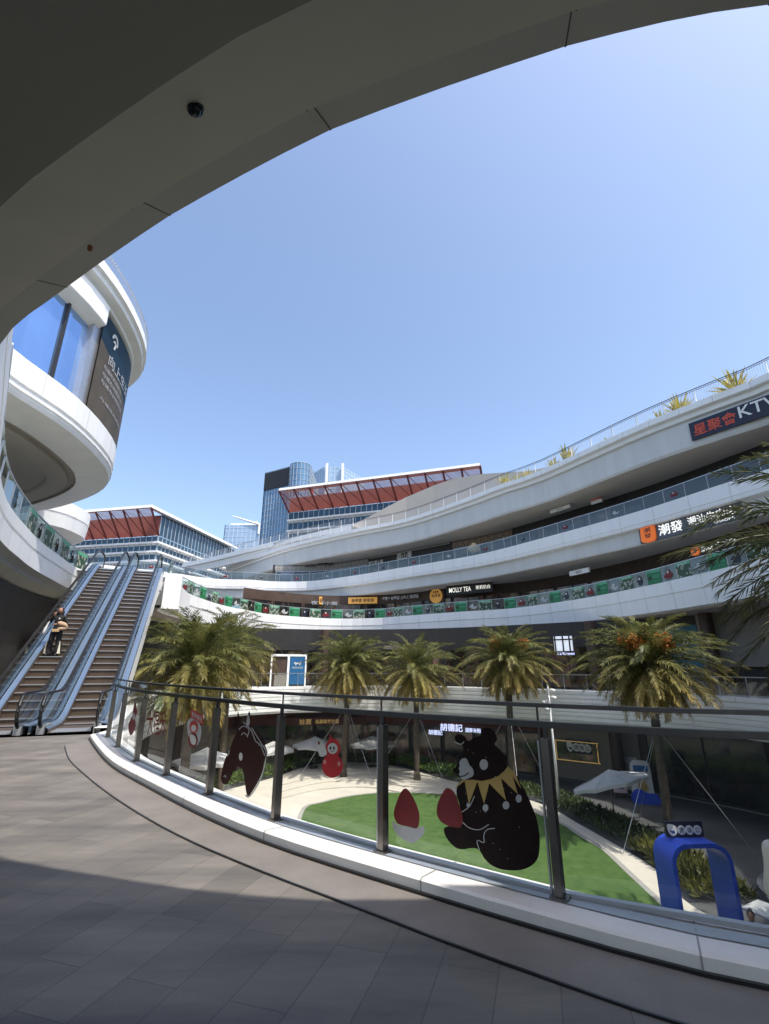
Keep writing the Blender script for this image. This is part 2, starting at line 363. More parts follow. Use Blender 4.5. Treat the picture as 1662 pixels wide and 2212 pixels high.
def food_mat():
    m, t, n, l, b = nt('food_photo_poster')
    tc = n.new('ShaderNodeTexCoord'); vo = n.new('ShaderNodeTexVoronoi'); vo.inputs['Scale'].default_value = 4.2; l.new(tc.outputs['Object'], vo.inputs['Vector'])
    rp = n.new('ShaderNodeValToRGB'); e = rp.color_ramp.elements
    e[0].position = 0; e[0].color = (.16, .07, .03, 1); e[1].position = .48; e[1].color = (.03, .075, .04, 1)
    for p, c in ((.22, (.22, .15, .07)), (.27, (.50, .52, .46)), (.38, (.42, .45, .40)), (.42, (.035, .08, .045))):
        k = e.new(p); k.color = (*c, 1)
    l.new(vo.outputs['Distance'], rp.inputs[0]); l.new(rp.outputs[0], b.inputs['Base Color']); b.inputs['Roughness'].default_value = .5
    return m
M['food'] = food_mat()
M['film_black'] = pm('black_film', (.0115, .0055, .0055), .6, var=.3, scale=12, spec=.15)
M['film_maroon'] = pm('maroon_film', (.030, .0075, .006), .6, var=.35, scale=9, spec=.15)
M['film_red'] = pm('red_film', (.15, .006, .010), .5, var=.2, scale=6)
M['film_bright_red'] = pm('bright_red_film', (.42, .012, .018), .35, var=.12, scale=6)
M['film_white'] = pm('white_film', (.55, .55, .53), .5, var=.06)
M['film_grey'] = pm('grey_film', (.40, .41, .42), .5, var=.1, scale=14)
M['film_pink'] = pm('pink_film', (.50, .22, .19), .5)
M['blue_paint'] = pm('cobalt_blue_paint', (.03, .085, .55), .42, var=.12, scale=1.5)
M['umbrella'] = pm('white_canvas', (.50, .49, .475), .8, var=.1, scale=2)
M['teal'] = pm('teal_hoarding', (.012, .10, .14), .5, var=.08)
M['hoarding'] = pm('beige_hoarding', (.22, .20, .17), .7, var=.05)
M['bluesign'] = pm('blue_sign', (.012, .10, .24), .5, var=.05)
M['step'] = pm('escalator_tread', (.085, .066, .054), .6, .2, var=.2, scale=3)
M['step_riser'] = pm('escalator_riser', (.115, .085, .066), .55, .2, var=.2, scale=3)
M['pink_board'] = pm('pale_pink_board', (.55, .40, .42), .6)

# ------------------------------------------------------------------ world, sun, camera
SUN_AZ = math.atan2(.77, -.64); SUN_EL = math.radians(62)
w = bpy.data.worlds.new('World'); sc.world = w; w.use_nodes = True
wn, wl = w.node_tree.nodes, w.node_tree.links
sky = wn.new('ShaderNodeTexSky'); sky.sky_type = 'NISHITA'; sky.sun_disc = False; sky.sun_elevation = SUN_EL; sky.sun_rotation = SUN_AZ
sky.air_density = 1.0; sky.dust_density = 2.6; sky.ozone_density = 1.7; sky.altitude = 20
bg = wn['Background']; bg.inputs[1].default_value = .29; wl.new(sky.outputs[0], bg.inputs[0])
sl = bpy.data.lights.new('sun', 'SUN'); sl.energy = 5.0; sl.angle = math.radians(.53); sl.color = (1, .95, .87)
so = bpy.data.objects.new('sun', sl); link(so)
sd = Vector((math.sin(SUN_AZ)*math.cos(SUN_EL), math.cos(SUN_AZ)*math.cos(SUN_EL), math.sin(SUN_EL)))
so.rotation_euler = sd.to_track_quat('Z', 'Y').to_euler(); so.location = (20, -20, 50)
cam = bpy.data.cameras.new('camera'); co = bpy.data.objects.new('camera', cam); link(co)
co.location = (0, 0, H); co.rotation_euler = (PI/2+TH, 0, 0); cam.sensor_fit = 'VERTICAL'; cam.sensor_height = 24; cam.lens = 24*F/2212
cam.clip_start = .05; cam.clip_end = 3000; sc.camera = co
sc.view_settings.view_transform = 'Standard'; sc.view_settings.look = 'None'; sc.view_settings.exposure = 0
sc.cycles.max_bounces = 8; sc.cycles.diffuse_bounces = 4; sc.cycles.transparent_max_bounces = 24; sc.cycles.glossy_bounces = 4
sc.cycles.sample_clamp_indirect = 6; sc.cycles.use_denoising = True

# ------------------------------------------------------------------ plan curves of the mall (clockwise, the void on the right hand)
Z1, Z3, Z4, ZR = -5.8, 6.6, 12.2, 18.0
KERB_D = [(1662,2163),(1527.7,2117),(1322.5,2055.7),(1184,2014.6),(1066,1984),(912,1932.5),(786.6,1892.4),(670.6,1859),(536.7,1809.8),(402.7,1747),(313.5,1698),(242,1658),(207,1618)]
kerb = crom([(8.5, 4.4), (5.2, 3.05), (3.6, 2.85)]+[onz(x, y, 0) for x, y in KERB_D]+[(-6.85, 12.2)], .45)
# smooth the measured line a little
for _ in range(3): kerb = [kerb[0]]+[tuple((Vector(a)+Vector(b)*2+Vector(c))/4) for a, b, c in zip(kerb[:-2], kerb[1:-1], kerb[2:])]+[kerb[-1]]
L2 = crom([(-6.9,13.2),(-7.6,15.2),(-9.2,19),(-11.2,24),(-12.4,30),(-11.3,36),(-6.8,39.9),(-1,40.2),(4,38.6),(10.9,33.8),(15.2,29.6),(17.6,25.6),(18.6,19),(16,11.5),(12,6.8),(8.5,4.4)], 1.2)
CAN_D = [(1662,10),(1222,100),(715,280),(368,465),(145,620),(0,745)]
canopy = [(9,3.4),(6.2,2.35),(4.3,1.95)]+[onz(x, y, 5.5) for x, y in CAN_D]
left3 = [onz(x, y, 6.72) for x, y in [(0,1010),(19,1088),(49,1127),(84,1166),(130,1201),(162,1224),(180,1233)]]
def soften(pts, k=4, amt=.55):
    P = [Vector(p) for p in pts]; out = []
    for i in range(len(P)-1):
        p0 = P[i-1] if i else P[0]*2-P[1]; p1, p2 = P[i], P[i+1]; p3 = P[i+2] if i+2 < len(P) else P[-1]*2-P[-2]
        for q in range(k):
            t = q/k; c = .5*((2*p1)+(p2-p0)*t+(2*p0-5*p1+4*p2-p3)*t*t+(3*p1-p0-3*p2+p3)*t**3); out.append(tuple(p1.lerp(p2, t).lerp(c, amt)))
    return out+[tuple(P[-1])]
L3A0 = canopy+crom([(-7.3, 8.1)]+left3+[(-16.9,26.9)], 1.7)
L3A = soften(L3A0)
L3_D = [(367,1260),(406,1281),(448,1297),(487,1308.7),(532,1317.5),(594,1328),(716,1336),(817,1334.7),(878,1330),(1000,1321),(1106,1314),(1250,1294),(1390,1267),(1507,1240.5)]
L3B = crom([(-12.5, 28.2)]+[onz(x, y, 6.72) for x, y in L3_D]+[(18.9,23),(19.6,17),(17.5,10.5),(13.5,5.8),(9,3.4)], 1.2)
L4_D = [(383,1239),(419,1245),(472,1250.7),(536,1252),(594,1256),(675,1254.8),(774,1241.8),(878,1224.3),(1000,1204),(1079,1187),(1254,1140),(1395,1099.6),(1535,1054),(1662,1012)]
L4 = crom([(-33,50.5)]+[onz(x, y, 12.32) for x, y in L4_D]+[(23.5,20),(24.5,14),(23.5,7)], 1.3)
RF_D = [(488,1226),(594,1186),(667,1165.5),(764,1143),(878,1119.6),(1000,1078),(1079,1047),(1160,1019),(1296,956),(1381,917),(1479,877),(1587,835),(1662,805)]
RF = crom([onz(x, y, ZR) for x, y in RF_D]+[(23.8,20),(23.6,14.5),(21,9.3),(17,6.3),(13.2,4.4)], 2.0)  # unseen near end of the roof, pulled inward to shade the right palm

# ------------------------------------------------------------------ the setting: ground, plaza, terrace
g = MB(); g.quad((-600,-300,Z1-.02),(600,-300,Z1-.02),(600,1200,Z1-.02),(-600,1200,Z1-.02)); tag(g.build('ground', M['paving']), kind='structure')
LAWN_D = [(655,1757),(700,1735),(770,1720),(850,1714),(960,1718),(1080,1732),(1203,1778),(1247,1805),(1301,1838),(1348,1882),(1401,1932),(1425,1955)]
lawn = [onz(x, y, Z1) for x, y in LAWN_D]+[(8.6,15),(6,12.3),(2.5,12.5),(-1,15.5),(-3,19.5)]
lawn = crom(lawn, .5, True)[:-1]
PATH_D = [(415,1735),(479,1710),(584,1682),(665,1655),(717,1646),(771,1647),(815,1649),(877,1660),(972,1686),(1080,1710),(1180,1741),(1247,1778),(1348,1835),(1398,1865),(1435,1895),(1485,1950)]
path = [onz(x, y, Z1) for x, y in PATH_D]+[(10.6,14.6),(8,10.5),(3,9.3),(-3,11.5),(-7.5,17)]
path = crom(path, .6, True)[:-1]
def sheet(name, P, z, mat, kind='structure'):
    mb = MB(); mb.add([(p[0], p[1], z) for p in P], [tuple(range(len(P)))[::-1]]); o = mb.build(name, mat)
    if o.data.polygons[0].normal.z < 0: o.data.flip_normals()
    return tag(o, kind=kind)
sheet('path', path, Z1+.01, M['sand']); sheet('lawn', lawn, Z1+.05, M['lawn'])
mb = MB(); sweep(mb, lawn+lawn[:1], [(-.02, Z1), (-.02, Z1+.055), (.2, Z1+.055), (.2, Z1)]); tag(mb.build('path_kerb', M['pathkerb']), kind='structure')
# shallow broad steps in the cream path
mb = MB()
for k in range(3):
    P = crom([onz(x, y-4+k*14, Z1+.02) for x, y in [(600,1700),(690,1680),(790,1675),(880,1688)]], .8)
    mb.bar([(p[0], p[1], Z1+.045) for p in P], .5, .05)
tag(mb.build('path_step', M['sand']), kind='structure')

mb = MB(); sweep(mb, kerb, [(.02, -.004), (1.0, -.004)]); 
drain_D = [(140,1612),(146,1635),(158,1652),(221.6,1706),(316.6,1769),(422,1824.5),(527.6,1869.4),(633,1912),(738.6,1950),(809,1976),(937,2028),(1066,2079),(1245.6,2138),(1425,2199),(1662,2278)]
drain = crom([(4.2,2.1)]+[onz(x, y, 0) for x, y in drain_D[::-1]], .35)
for _ in range(2): drain = [drain[0]]+[tuple((Vector(a)+Vector(b)*2+Vector(c))/4) for a, b, c in zip(drain[:-2], drain[1:-1], drain[2:])]+[drain[-1]]
mb = MB(); N_ = normals(kerb)
floor_pts = [(40,4.4)]+[(k[0], k[1]) for k in kerb]+[(-6.9,13.2),(-7.2,14.3),(-12,14.3),(-40,14.3),(-40,-30),(40,-30)]
mb.add([(x, y, 0) for x, y in floor_pts], [tuple(range(len(floor_pts)))]); fl = mb.build('terrace_floor', M['planks'])
if fl.data.polygons[0].normal.z < 0: fl.data.flip_normals()
tag(fl, kind='structure')
# smooth border strip between the drain slot and the kerb, 4 mm above the planks
bp_ = [p for p in drain]+[p for p in kerb[::-1] if p[0] < 5.0]
mb = MB(); mb.add([(x, y, .004) for x, y in bp_], [tuple(range(len(bp_)))]); bo = mb.build('terrace_border', M['border'])
if bo.data.polygons[0].normal.z < 0: bo.data.flip_normals()
tag(bo, kind='structure')
mb = MB(); mb.bar([(p[0], p[1], .006) for p in drain], .015, .012); tag(mb.build('drain_slot', M['black']), kind='structure')
mb = MB(); mb.quad((-11.6,13.05,.008),(-7.2,14.55,.008),(-7.65,15.7,.008),(-12.1,14.2,.008)); tag(mb.build('escalator_landing_plate', M['alu']), kind='structure')

# ------------------------------------------------------------------ the mall building
mall = thing('shopping_mall', 'white curved multi-storey shopping mall with stacked open galleries round the plaza', 'building')
def seams(mb, P, prof, every=1, wd=.018, mi=0):
    for i in range(0, len(P), every):
        N = normals(P)[i]; t = Vector((N.y, -N.x))
        for (d0, z0), (d1, z1) in zip(prof[:-1], prof[1:]):
            q = []
            for s_, (d, z) in ((-1, (d0, z0)), (1, (d0, z0)), (1, (d1, z1)), (-1, (d1, z1))):
                q.append((P[i][0]+N.x*(d-.004)+t.x*s_*wd/2, P[i][1]+N.y*(d-.004)+t.y*s_*wd/2, z-.002))
            mb.quad(*q, mi=mi)
def band(name, P, prof, mis, mats, every=2, sm=0, sprof=None):
    mb = MB(); sweep(mb, P, prof, mis)
    if every: seams(mb, P, sprof or prof[1:4], every, mi=len(mats)-1)
    return mb.build(name, mats, mall)
# level 2 slab and its ribbed white edge (left, far and right side), ceiling of the lowest shops
ribs = []
z = .14
for k in range(7): ribs += [(0, z), (0, z-.2), (.07, z-.21), (.07, z-.25)]; z -= .26
prof2 = [(7, .0), (.4, 0), (.4, .14)]+ribs+[(0.03, z), (.1, z-.1), (9, z-.1)]
band('gallery_edge', L2, prof2, [2, 0]+[0]*(len(ribs)+2)+[1], [M['white'], M['ceil_brown'], M['gallery_floor'], M['seam']], 2, sprof=[(0, .14), (0, -.06)])
kfar = kerb+[(-6.9, 13.2)]
mb = MB(); sweep(mb, kfar, [(-.62, -1.8), (-.62, -.02), (-.6, .03), (-.58, .05), (-.3, .085), (-.02, .10), (0, .085), (0, -.02)], [0]*7)
seams(mb, kfar, [(-.568, .058), (-.296, .092), (-.016, .107), (.008, .093), (.008, 0)], 4, wd=.010, mi=1); mb.build('terrace_kerb', [M['kerbwhite'], M['seam']], mall)
mb = MB(); mb.bar([(q[0], q[1], .012) for q in offset(kfar, .012)], .03, .022); mb.build('kerb_gap', M['black'], mall)
mb = MB(); sweep(mb, kfar, [(-.23, .0955), (-.40, .0795)]); mb.build('kerb_strip', pm('grey_kerb_strip', (.40, .44, .49), .35, .3, var=.15, scale=5), mall)  # flat grey strip along the kerb top, under the posts
# level 3: the part over our heads and along the left, and the far part
P3A = [(4, 6.6), (.4, 6.6), (.4, 6.72), (0, 6.72), (0, 6.28), (.06, 6.26), (.06, 6.19), (0, 6.17), (0, 5.5), (.30, 5.36), (.33, 5.22), (.98, 4.86), (1.0, 4.80), (14, 4.80)]
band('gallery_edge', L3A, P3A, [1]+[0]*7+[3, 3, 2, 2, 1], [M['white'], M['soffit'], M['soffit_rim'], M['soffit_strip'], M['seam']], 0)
mb = MB()
for i in range(len(L3A)):
    pass
sm_ = MB(); seams(sm_, L3A, [(0, 6.17), (0, 5.5), (.3, 5.36), (.33, 5.22)], 4, wd=.010); sm_.build('panel_joint', M['joint'], mall)
P3B = [(7, 6.6), (.4, 6.6), (.4, 6.72), (0, 6.72), (0, 5.95), (.08, 5.93), (.08, 5.85), (.03, 5.83), (.10, 4.98), (.5, 4.92), (.52, 4.82), (8, 4.82)]
band('gallery_edge', L3B, P3B, [2]+[0]*8+[1, 1], [M['white'], M['ceil_brown'], M['gallery_floor'], M['seam']], 2, sprof=[(0, 6.72), (0, 5.95), (.08, 5.85), (.03, 5.83), (.10, 4.98)])
P4 = [(7, 12.2), (.4, 12.2), (.4, 12.32), (0, 12.32), (0, 11.42), (.05, 11.40), (.05, 11.32), (.0, 11.30), (.03, 11.12), (.42, 11.05), (.45, 10.08), (.5, 9.95), (8, 9.93)]
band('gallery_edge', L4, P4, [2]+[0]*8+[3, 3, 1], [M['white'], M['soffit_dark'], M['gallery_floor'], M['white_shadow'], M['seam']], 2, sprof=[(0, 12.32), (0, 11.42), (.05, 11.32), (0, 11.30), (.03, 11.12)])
PR = [(12, 17.85), (.5, 17.85), (.5, 18.0), (0, 18.0), (0, 17.58), (.05, 17.54), (.32, 17.48), (.36, 17.2), (.56, 17.1), (.60, 15.4), (.7, 15.22), (8, 15.15)]
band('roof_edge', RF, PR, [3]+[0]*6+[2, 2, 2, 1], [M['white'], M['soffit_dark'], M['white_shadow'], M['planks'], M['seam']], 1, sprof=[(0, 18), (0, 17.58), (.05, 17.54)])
# raised roof terrace behind the left part of the roof, and the beige swooping wall behind the roof rail
UPR = crom([onz(x, y, 19.4) for x, y in [(395,1217),(460,1203),(530,1185),(600,1168),(680,1150),(760,1134)]], 2.5)
mb = MB(); sweep(mb, UPR, [(6, 19.3), (.3, 19.3), (.3, 19.4), (0, 19.4), (0, 18.7), (.3, 18.6), (.5, 17.6)]); mb.build('roof_terrace', M['white'], mall)
RB = offset(RF, 4.5)
mb = MB(); sw_D = [(756,1136),(796,1117),(837,1094.5),(878,1074),(939,1048),(980,1034),(1040,1024),(1100,1020),(1146,1017),(1200,1005),(1260,980)]
top = [hit(RB, x, y) for x, y in sw_D]
for a, b in zip(top[:-1], top[1:]):
    p, q = a[0], b[0]; mb.quad((p.x, p.y, 17.8), (q.x, q.y, 17.8), tuple(q), tuple(p)); n = a[2]*-3.5
    mb.quad(tuple(p), tuple(q), tuple(q+n), tuple(p+n))
mb.build('roof_wall', M['beige'], mall)

# shop walls behind each gallery
W4, W3, W2 = offset(L4, 3.3), offset(L3B, 4.8), offset(L2, 5.5)
def wall_range(W, x0, x1, y=None, z=0):
    yy = y if y else 1230
    return hit(W, x0, yy)[3], hit(W, x1, yy)[3]
def wall(name, W, s0, s1, z0, z1, mat, d=0, label=None):
    P = sub(W, max(0, s0), min(length(W), s1)); mb = MB(); sweep(mb, P, [(-d, z1), (-d, z0)]); return mb.build(name, mat, mall, label=label)
def mullions(W, s0, s1, z0, z1, step, d, mat, name='shopfront_frame'):
    mb = MB(); n = max(1, int((s1-s0)/step))
    for k in range(n+1):
        p, R = at(W, min(length(W)-.01, max(.01, s0+(s1-s0)*k/n))); N = Vector((R.y, -R.x, 0))
        mb.box((p.x+N.x*d, p.y+N.y*d, (z0+z1)/2), (.07, .08, z1-z0), math.atan2(R.y, R.x))
    Pm = sub(W, s0, min(s1, length(W)-.01))
    for zz in (z0+.04, z1-.04): mb.bar([(q[0], q[1], zz) for q in offset(Pm, -d)], .06, .08)
    return mb.build(name, mat, mall)
for W, z0, z1, mat in ((W4, 12.2, 15.2, M['dark']), (W3, 6.6, 9.93, M['brown']), (W2, 0, 4.9, M['dark'])): wall('shop_wall', W, hit(W, 525, 1290)[3] if W is W3 else hit(W, 590, 1225)[3] if W is W4 else 0, 1e9, z0, z1, mat)
L4f = [(595,797,1215,'pattern'),(800,976,1215,'dark'),(979,1112,1190,'pattern_brown'),(1525,1662,1010,'mural')]
def lattice_mat(name, a, b_):
    m, t, n, l, b = nt(name); tc = n.new('ShaderNodeTexCoord'); mp = n.new('ShaderNodeMapping'); mp.inputs['Rotation'].default_value = (0, 0, .6)
    sx = n.new('ShaderNodeSeparateXYZ'); l.new(tc.outputs['Object'], sx.inputs[0])
    def wv(sgn):
        ad = n.new('ShaderNodeMath'); ad.operation = 'MULTIPLY_ADD'; ad.inputs[1].default_value = sgn; l.new(sx.outputs[2], ad.inputs[0]); l.new(sx.outputs[0], ad.inputs[2])
        mu = n.new('ShaderNodeMath'); mu.operation = 'MULTIPLY'; mu.inputs[1].default_value = 5.2; l.new(ad.outputs[0], mu.inputs[0])
        s_ = n.new('ShaderNodeMath'); s_.operation = 'SINE'; l.new(mu.outputs[0], s_.inputs[0]); return s_
    m1 = n.new('ShaderNodeMath'); m1.operation = 'MULTIPLY'; l.new(wv(1.).outputs[0], m1.inputs[0]); l.new(wv(-1.).outputs[0], m1.inputs[1])
    rp = n.new('ShaderNodeValToRGB'); rp.color_ramp.interpolation = 'CONSTANT'; e = rp.color_ramp.elements; e[0].color = (*a, 1); e[1].position = .12; e[1].color = (*b_, 1); k = e.new(.55); k.color = (*a, 1)
    l.new(m1.outputs[0], rp.inputs[0]); l.new(rp.outputs[0], b.inputs['Base Color']); return m
M['lat'] = lattice_mat('grey_lattice_frieze', (.30, .29, .28), (.10, .095, .09)); M['lat2'] = lattice_mat('brown_lattice_frieze', (.26, .19, .14), (.09, .06, .045))
for x0, x1, yy, k in L4f:
    s0, s1 = wall_range(W4, x0, x1, yy)
    if k.startswith('pattern'):
        wall('frieze', W4, s0, s1, 14.35, 15.12, M['lat'] if k == 'pattern' else M['lat2'], .12)
        wall('shop_window', W4, s0+.2, s1-.2, 12.3, 14.3, M['shopblue'] if k == 'pattern' else M['shop'], .08); mullions(W4, s0+.2, s1-.2, 12.3, 14.3, 2.2, .12, M['alu'])
    elif k == 'dark':
        wall('shop_window', W4, s0, s1, 12.25, 13.9, M['shop'], .08); mullions(W4, s0, s1, 12.3, 13.9, 2., .12, M['dark'])
        wall('fascia_strip', W4, s0, s1, 14.95, 15.08, M['soffit_rim'], .2)
    else: wall('mural', W4, s0, length(W4), 12.2, 13.5, M['orange_mural'], .1)
s0, s1 = wall_range(W4, 1112, 1400, 1150); wall('shop_window', W4, s0, s1, 12.3, 14.6, M['shop'], .08); mullions(W4, s0, s1, 12.3, 14.6, 2.4, .12, M['dark'])
s0, s1 = wall_range(W3, 528, 1560, 1280); 
for k in range(14):
    a = s0+(s1-s0)*k/14; b = s0+(s1-s0)*(k+.92)/14
    wall('shop_window', W3, a, b, 6.7, 8.9, M['shop'], .08); mullions(W3, a, b, 6.7, 8.9, 1.5, .12, M['brown'])
s0, s1 = wall_range(W2, 560, 1600, 1450)
for k in range(9):
    a = s0+(s1-s0)*k/9; b = s0+(s1-s0)*(k+.9)/9
    wall('shop_window', W2, a, b, .1, 3.1, M['shop'], .08); mullions(W2, a, b, .1, 3.1, 1.6, .12, M['dark'])
# lowest shops: recessed 3.5 m under level 2
W1 = offset(L2, 3.6); wall('shop_wall', W1, 0, 1e9, Z1, -1.7, M['brown'])
s0, s1 = wall_range(W1, 470, 1180, 1600); wall('fascia_strip', W1, s0, s1, -2.9, -1.95, M['redbrown'], .25)
for k in range(10):
    a = s0+(s1-s0)*k/10; b = s0+(s1-s0)*(k+.9)/10
    wall('shop_window', W1, a, b, Z1+.1, -2.95, M['shop'], .1); mullions(W1, a, b, Z1+.1, -2.95, 1.3, .14, M['dark'])
s2, s3 = wall_range(W1, 1190, 1660, 1640); wall('shop_window', W1, s2+6.5, s3, Z1+.1, -2.2, M['shop_dark'], .1); mullions(W1, s2+6.5, s3, Z1+.1, -2.2, 2.2, .14, M['dark'])
wall('fascia_strip', W1, s2, s2+6.0, Z1+.1, -2.0, M['hoarding'], .12)
# round columns under the galleries
def column(P, x, y, z0, z1, r=.38, d=2.0, mat=None):
    h = hit(offset(P, d), x, y); mb = MB(); mb.lathe([(r, z0), (r, z1)], (h[0].x, h[0].y, 0), 20); mb.build('column', mat or M['hoarding'], mall, True)
for x in (700, 1285, 1545): column(L2, x, 1440, 0, 4.8, d=4.6, mat=M['brown'])
for x in (520, 1330): column(L2, x, 1600, Z1, -1.7, d=2.6, mat=M['brown'])
# teal and beige hoardings on level 2, right
h0 = hit(W2, 1440, 1370)[3]; h1 = hit(W2, 1512, 1370)[3]; h2 = hit(W2, 1600, 1370)[3]
wall('hoarding_panel', W2, h0, h1, .1, 4.2, M['teal'], .3, label='teal hoarding panel'); wall('hoarding_panel', W2, h1+.05, h2+4, 1.6, 4.85, M['hoarding'], .32, label='beige hoarding panel')
# bright gap to the outside on level 2
gp = hit(W2, 1220, 1400)
mb = MB(); c_ = gp[0]+gp[2]*.2; mb.box((c_.x, c_.y, 3.3), (1.4, .06, 1.1), math.atan2(gp[1].y, gp[1].x)); mb.build('daylight_window', emis('bright_window', (.8, .85, .9), .55), mall)
mb = MB(); 
for k in (-.6, 0, .5): mb.box((c_.x+gp[1].x*k+gp[2].x*.05, c_.y+gp[1].y*k+gp[2].y*.05, 3.3), (.1, .08, 1.1), math.atan2(gp[1].y, gp[1].x))
mb.box((c_.x+gp[2].x*.05, c_.y+gp[2].y*.05, 3.6), (1.4, .07, .1), math.atan2(gp[1].y, gp[1].x))
mb.build('window_frame', M['dark'], mall)
# walls under the left gallery (dark shops at the left edge) and behind the landing
mb = MB(); sweep(mb, [(-24,10),(-19.5,17),(-18.5,22),(-17.6,28),(-17.5,34)], [(0, 4.75), (0, 0)]); mb.build('shop_wall', M['dark'], mall)
mb = MB()
for k in range(9):
    p, R = at([(-24,10),(-19.5,17),(-18.5,22)], 1+k*1.25); N = Vector((R.y, -R.x, 0)); mb.box((p.x+N.x*.06, p.y+N.y*.06, 2.0), (.10, .1, 4.0), math.atan2(R.y, R.x))
mb.build('shopfront_frame', M['brown'], mall)
mb = MB(); mb.box((-16.4, 24.4, 2.5), (2.4, .2, 1.1), -1.2); mb.build('fascia_strip', M['white'], mall)
# level 3 landing slab at the escalator head + its back edge
mb = MB(); lp = [(-16.9,26.9),(-12.5,28.2),(-14.5,36.2),(-21,35)]
mb.add([(x, y, 6.6) for x, y in lp]+[(x, y, 5.0) for x, y in lp], [(0,1,2,3)[::-1], (4,5,6,7), (0,1,5,4), (1,2,6,5), (2,3,7,6), (3,0,4,7)]); o = mb.build('landing_slab', M['white'], mall)
# box end of the far gallery beside the right escalator
mb = MB(); mb.box((-12.3, 27.9, 5.7), (.9, 1.3, 2.0), .36); mb.build('gallery_end', M['white'], mall)

# ------------------------------------------------------------------ left tower with LED screen
tower = thing('round_tower', 'white rounded corner block with blue windows and a large dark LED screen', 'building', (0, 0, 0))
T4 = crom([(-13.2,5),(-12.9,10)]+[onz(x, y, 12.2) for x, y in [(26,750),(81,792),(166,857),(227,922)]]+[(-13.7,22.3),(-15.3,24.5),(-18.2,26.6),(-21.5,28.2),(-27,29.6)], .9)
mb = MB(); sweep(mb, T4, [(6, 12.1), (.3, 12.2), (0, 12.2), (0, 11.25), (.07, 11.22), (.07, 11.1), (.02, 11.08), (.02, 10.98), (.09, 10.96), (.09, 10.88), (.05, 10.86), (.12, 10.7), (1.5, 10.45), (1.52, 10.58), (1.85, 10.58), (1.87, 10.38), (2.7, 10.3), (2.72, 10.45), (3.4, 10.45)], [1]+[0]*11+[1,1,1,1,1,1])
ic = offset(T4, 2.9); mb.add([(p[0], p[1], 10.46) for p in ic]+[(-30, 5, 10.46)], [tuple(range(len(ic)+1))], 1)
seams(mb, T4, [(0, 12.2), (0, 11.25)], 3, mi=2)
mb.build('storey_band', [M['white'], M['soffit_warm'], M['seam']], tower)
TW = offset(T4, .5)
sA = hit(TW, 186, 780, False)[3]
def tw(name, s0, s1, z0, z1, mat, d=0, step=None):
    P = sub(TW, s0, min(s1, length(TW)-.01)); mb = MB(); sweep(mb, P, [(-d, z1), (-d, z0)]); return mb.build(name, mat, tower)
tw('wall', 0, 1e9, 12, 17.2, M['dark'])
sA -= .42
tw('window', .5, sA-.1, 12.2, 16.3, M['sky_window'], .1)
mb = MB()
for px in (128,):
    s_ = hit(TW, px, 720, False)[3]; p, R = at(TW, s_); N = Vector((R.y, -R.x, 0)); mb.box((p.x+N.x*.14, p.y+N.y*.14, 14.2), (.12, .12, 4.2), math.atan2(R.y, R.x))
mb.build('mullion', M['dark'], tower)
p, R = at(TW, sA+.15); N = Vector((R.y, -R.x, 0)); mb = MB(); mb.box((p.x+N.x*.12, p.y+N.y*.12, 14.4), (.62, .5, 4.6), math.atan2(R.y, R.x)); mb.build('pillar', M['alu'], tower)
P = sub(TW, 0, sA+.15); mb = MB(); sweep(mb, P, [(0, 17.2), (-.7, 17.2), (-.7, 16.25), (-.66, 16.2), (0, 15.9)]); 
pe, R = at(TW, sA+.15); N = Vector((R.y, -R.x, 0)); mb.add([tuple(pe+Vector((0,0,17.2))), tuple(pe+N*.7+Vector((0,0,17.2))), tuple(pe+N*.7+Vector((0,0,16.25))), tuple(pe+Vector((0,0,15.9)))], [(0,1,2,3)])
mb.build('eave', M['white'], tower)
TR = offset(T4, -.55)
mb = MB(); sweep(mb, TR, [(5, 18.4), (.3, 18.4), (0, 18.4), (-.05, 17.9), (.1, 17.85), (.12, 17.6), (.5, 17.45), (.55, 17.35), (1.3, 17.1)]); mb.build('roof', M['white'], tower)
mb = MB()
P = resample(sub(TR, 2, length(TR)-1), .16)
for i, p in enumerate(P): mb.box((p[0], p[1], 18.65), (.025, .025, .5))
mb.bar([(p[0], p[1], 18.92) for p in P[::4]], .05, .04); mb.build('roof_rail', M['alu'], tower)
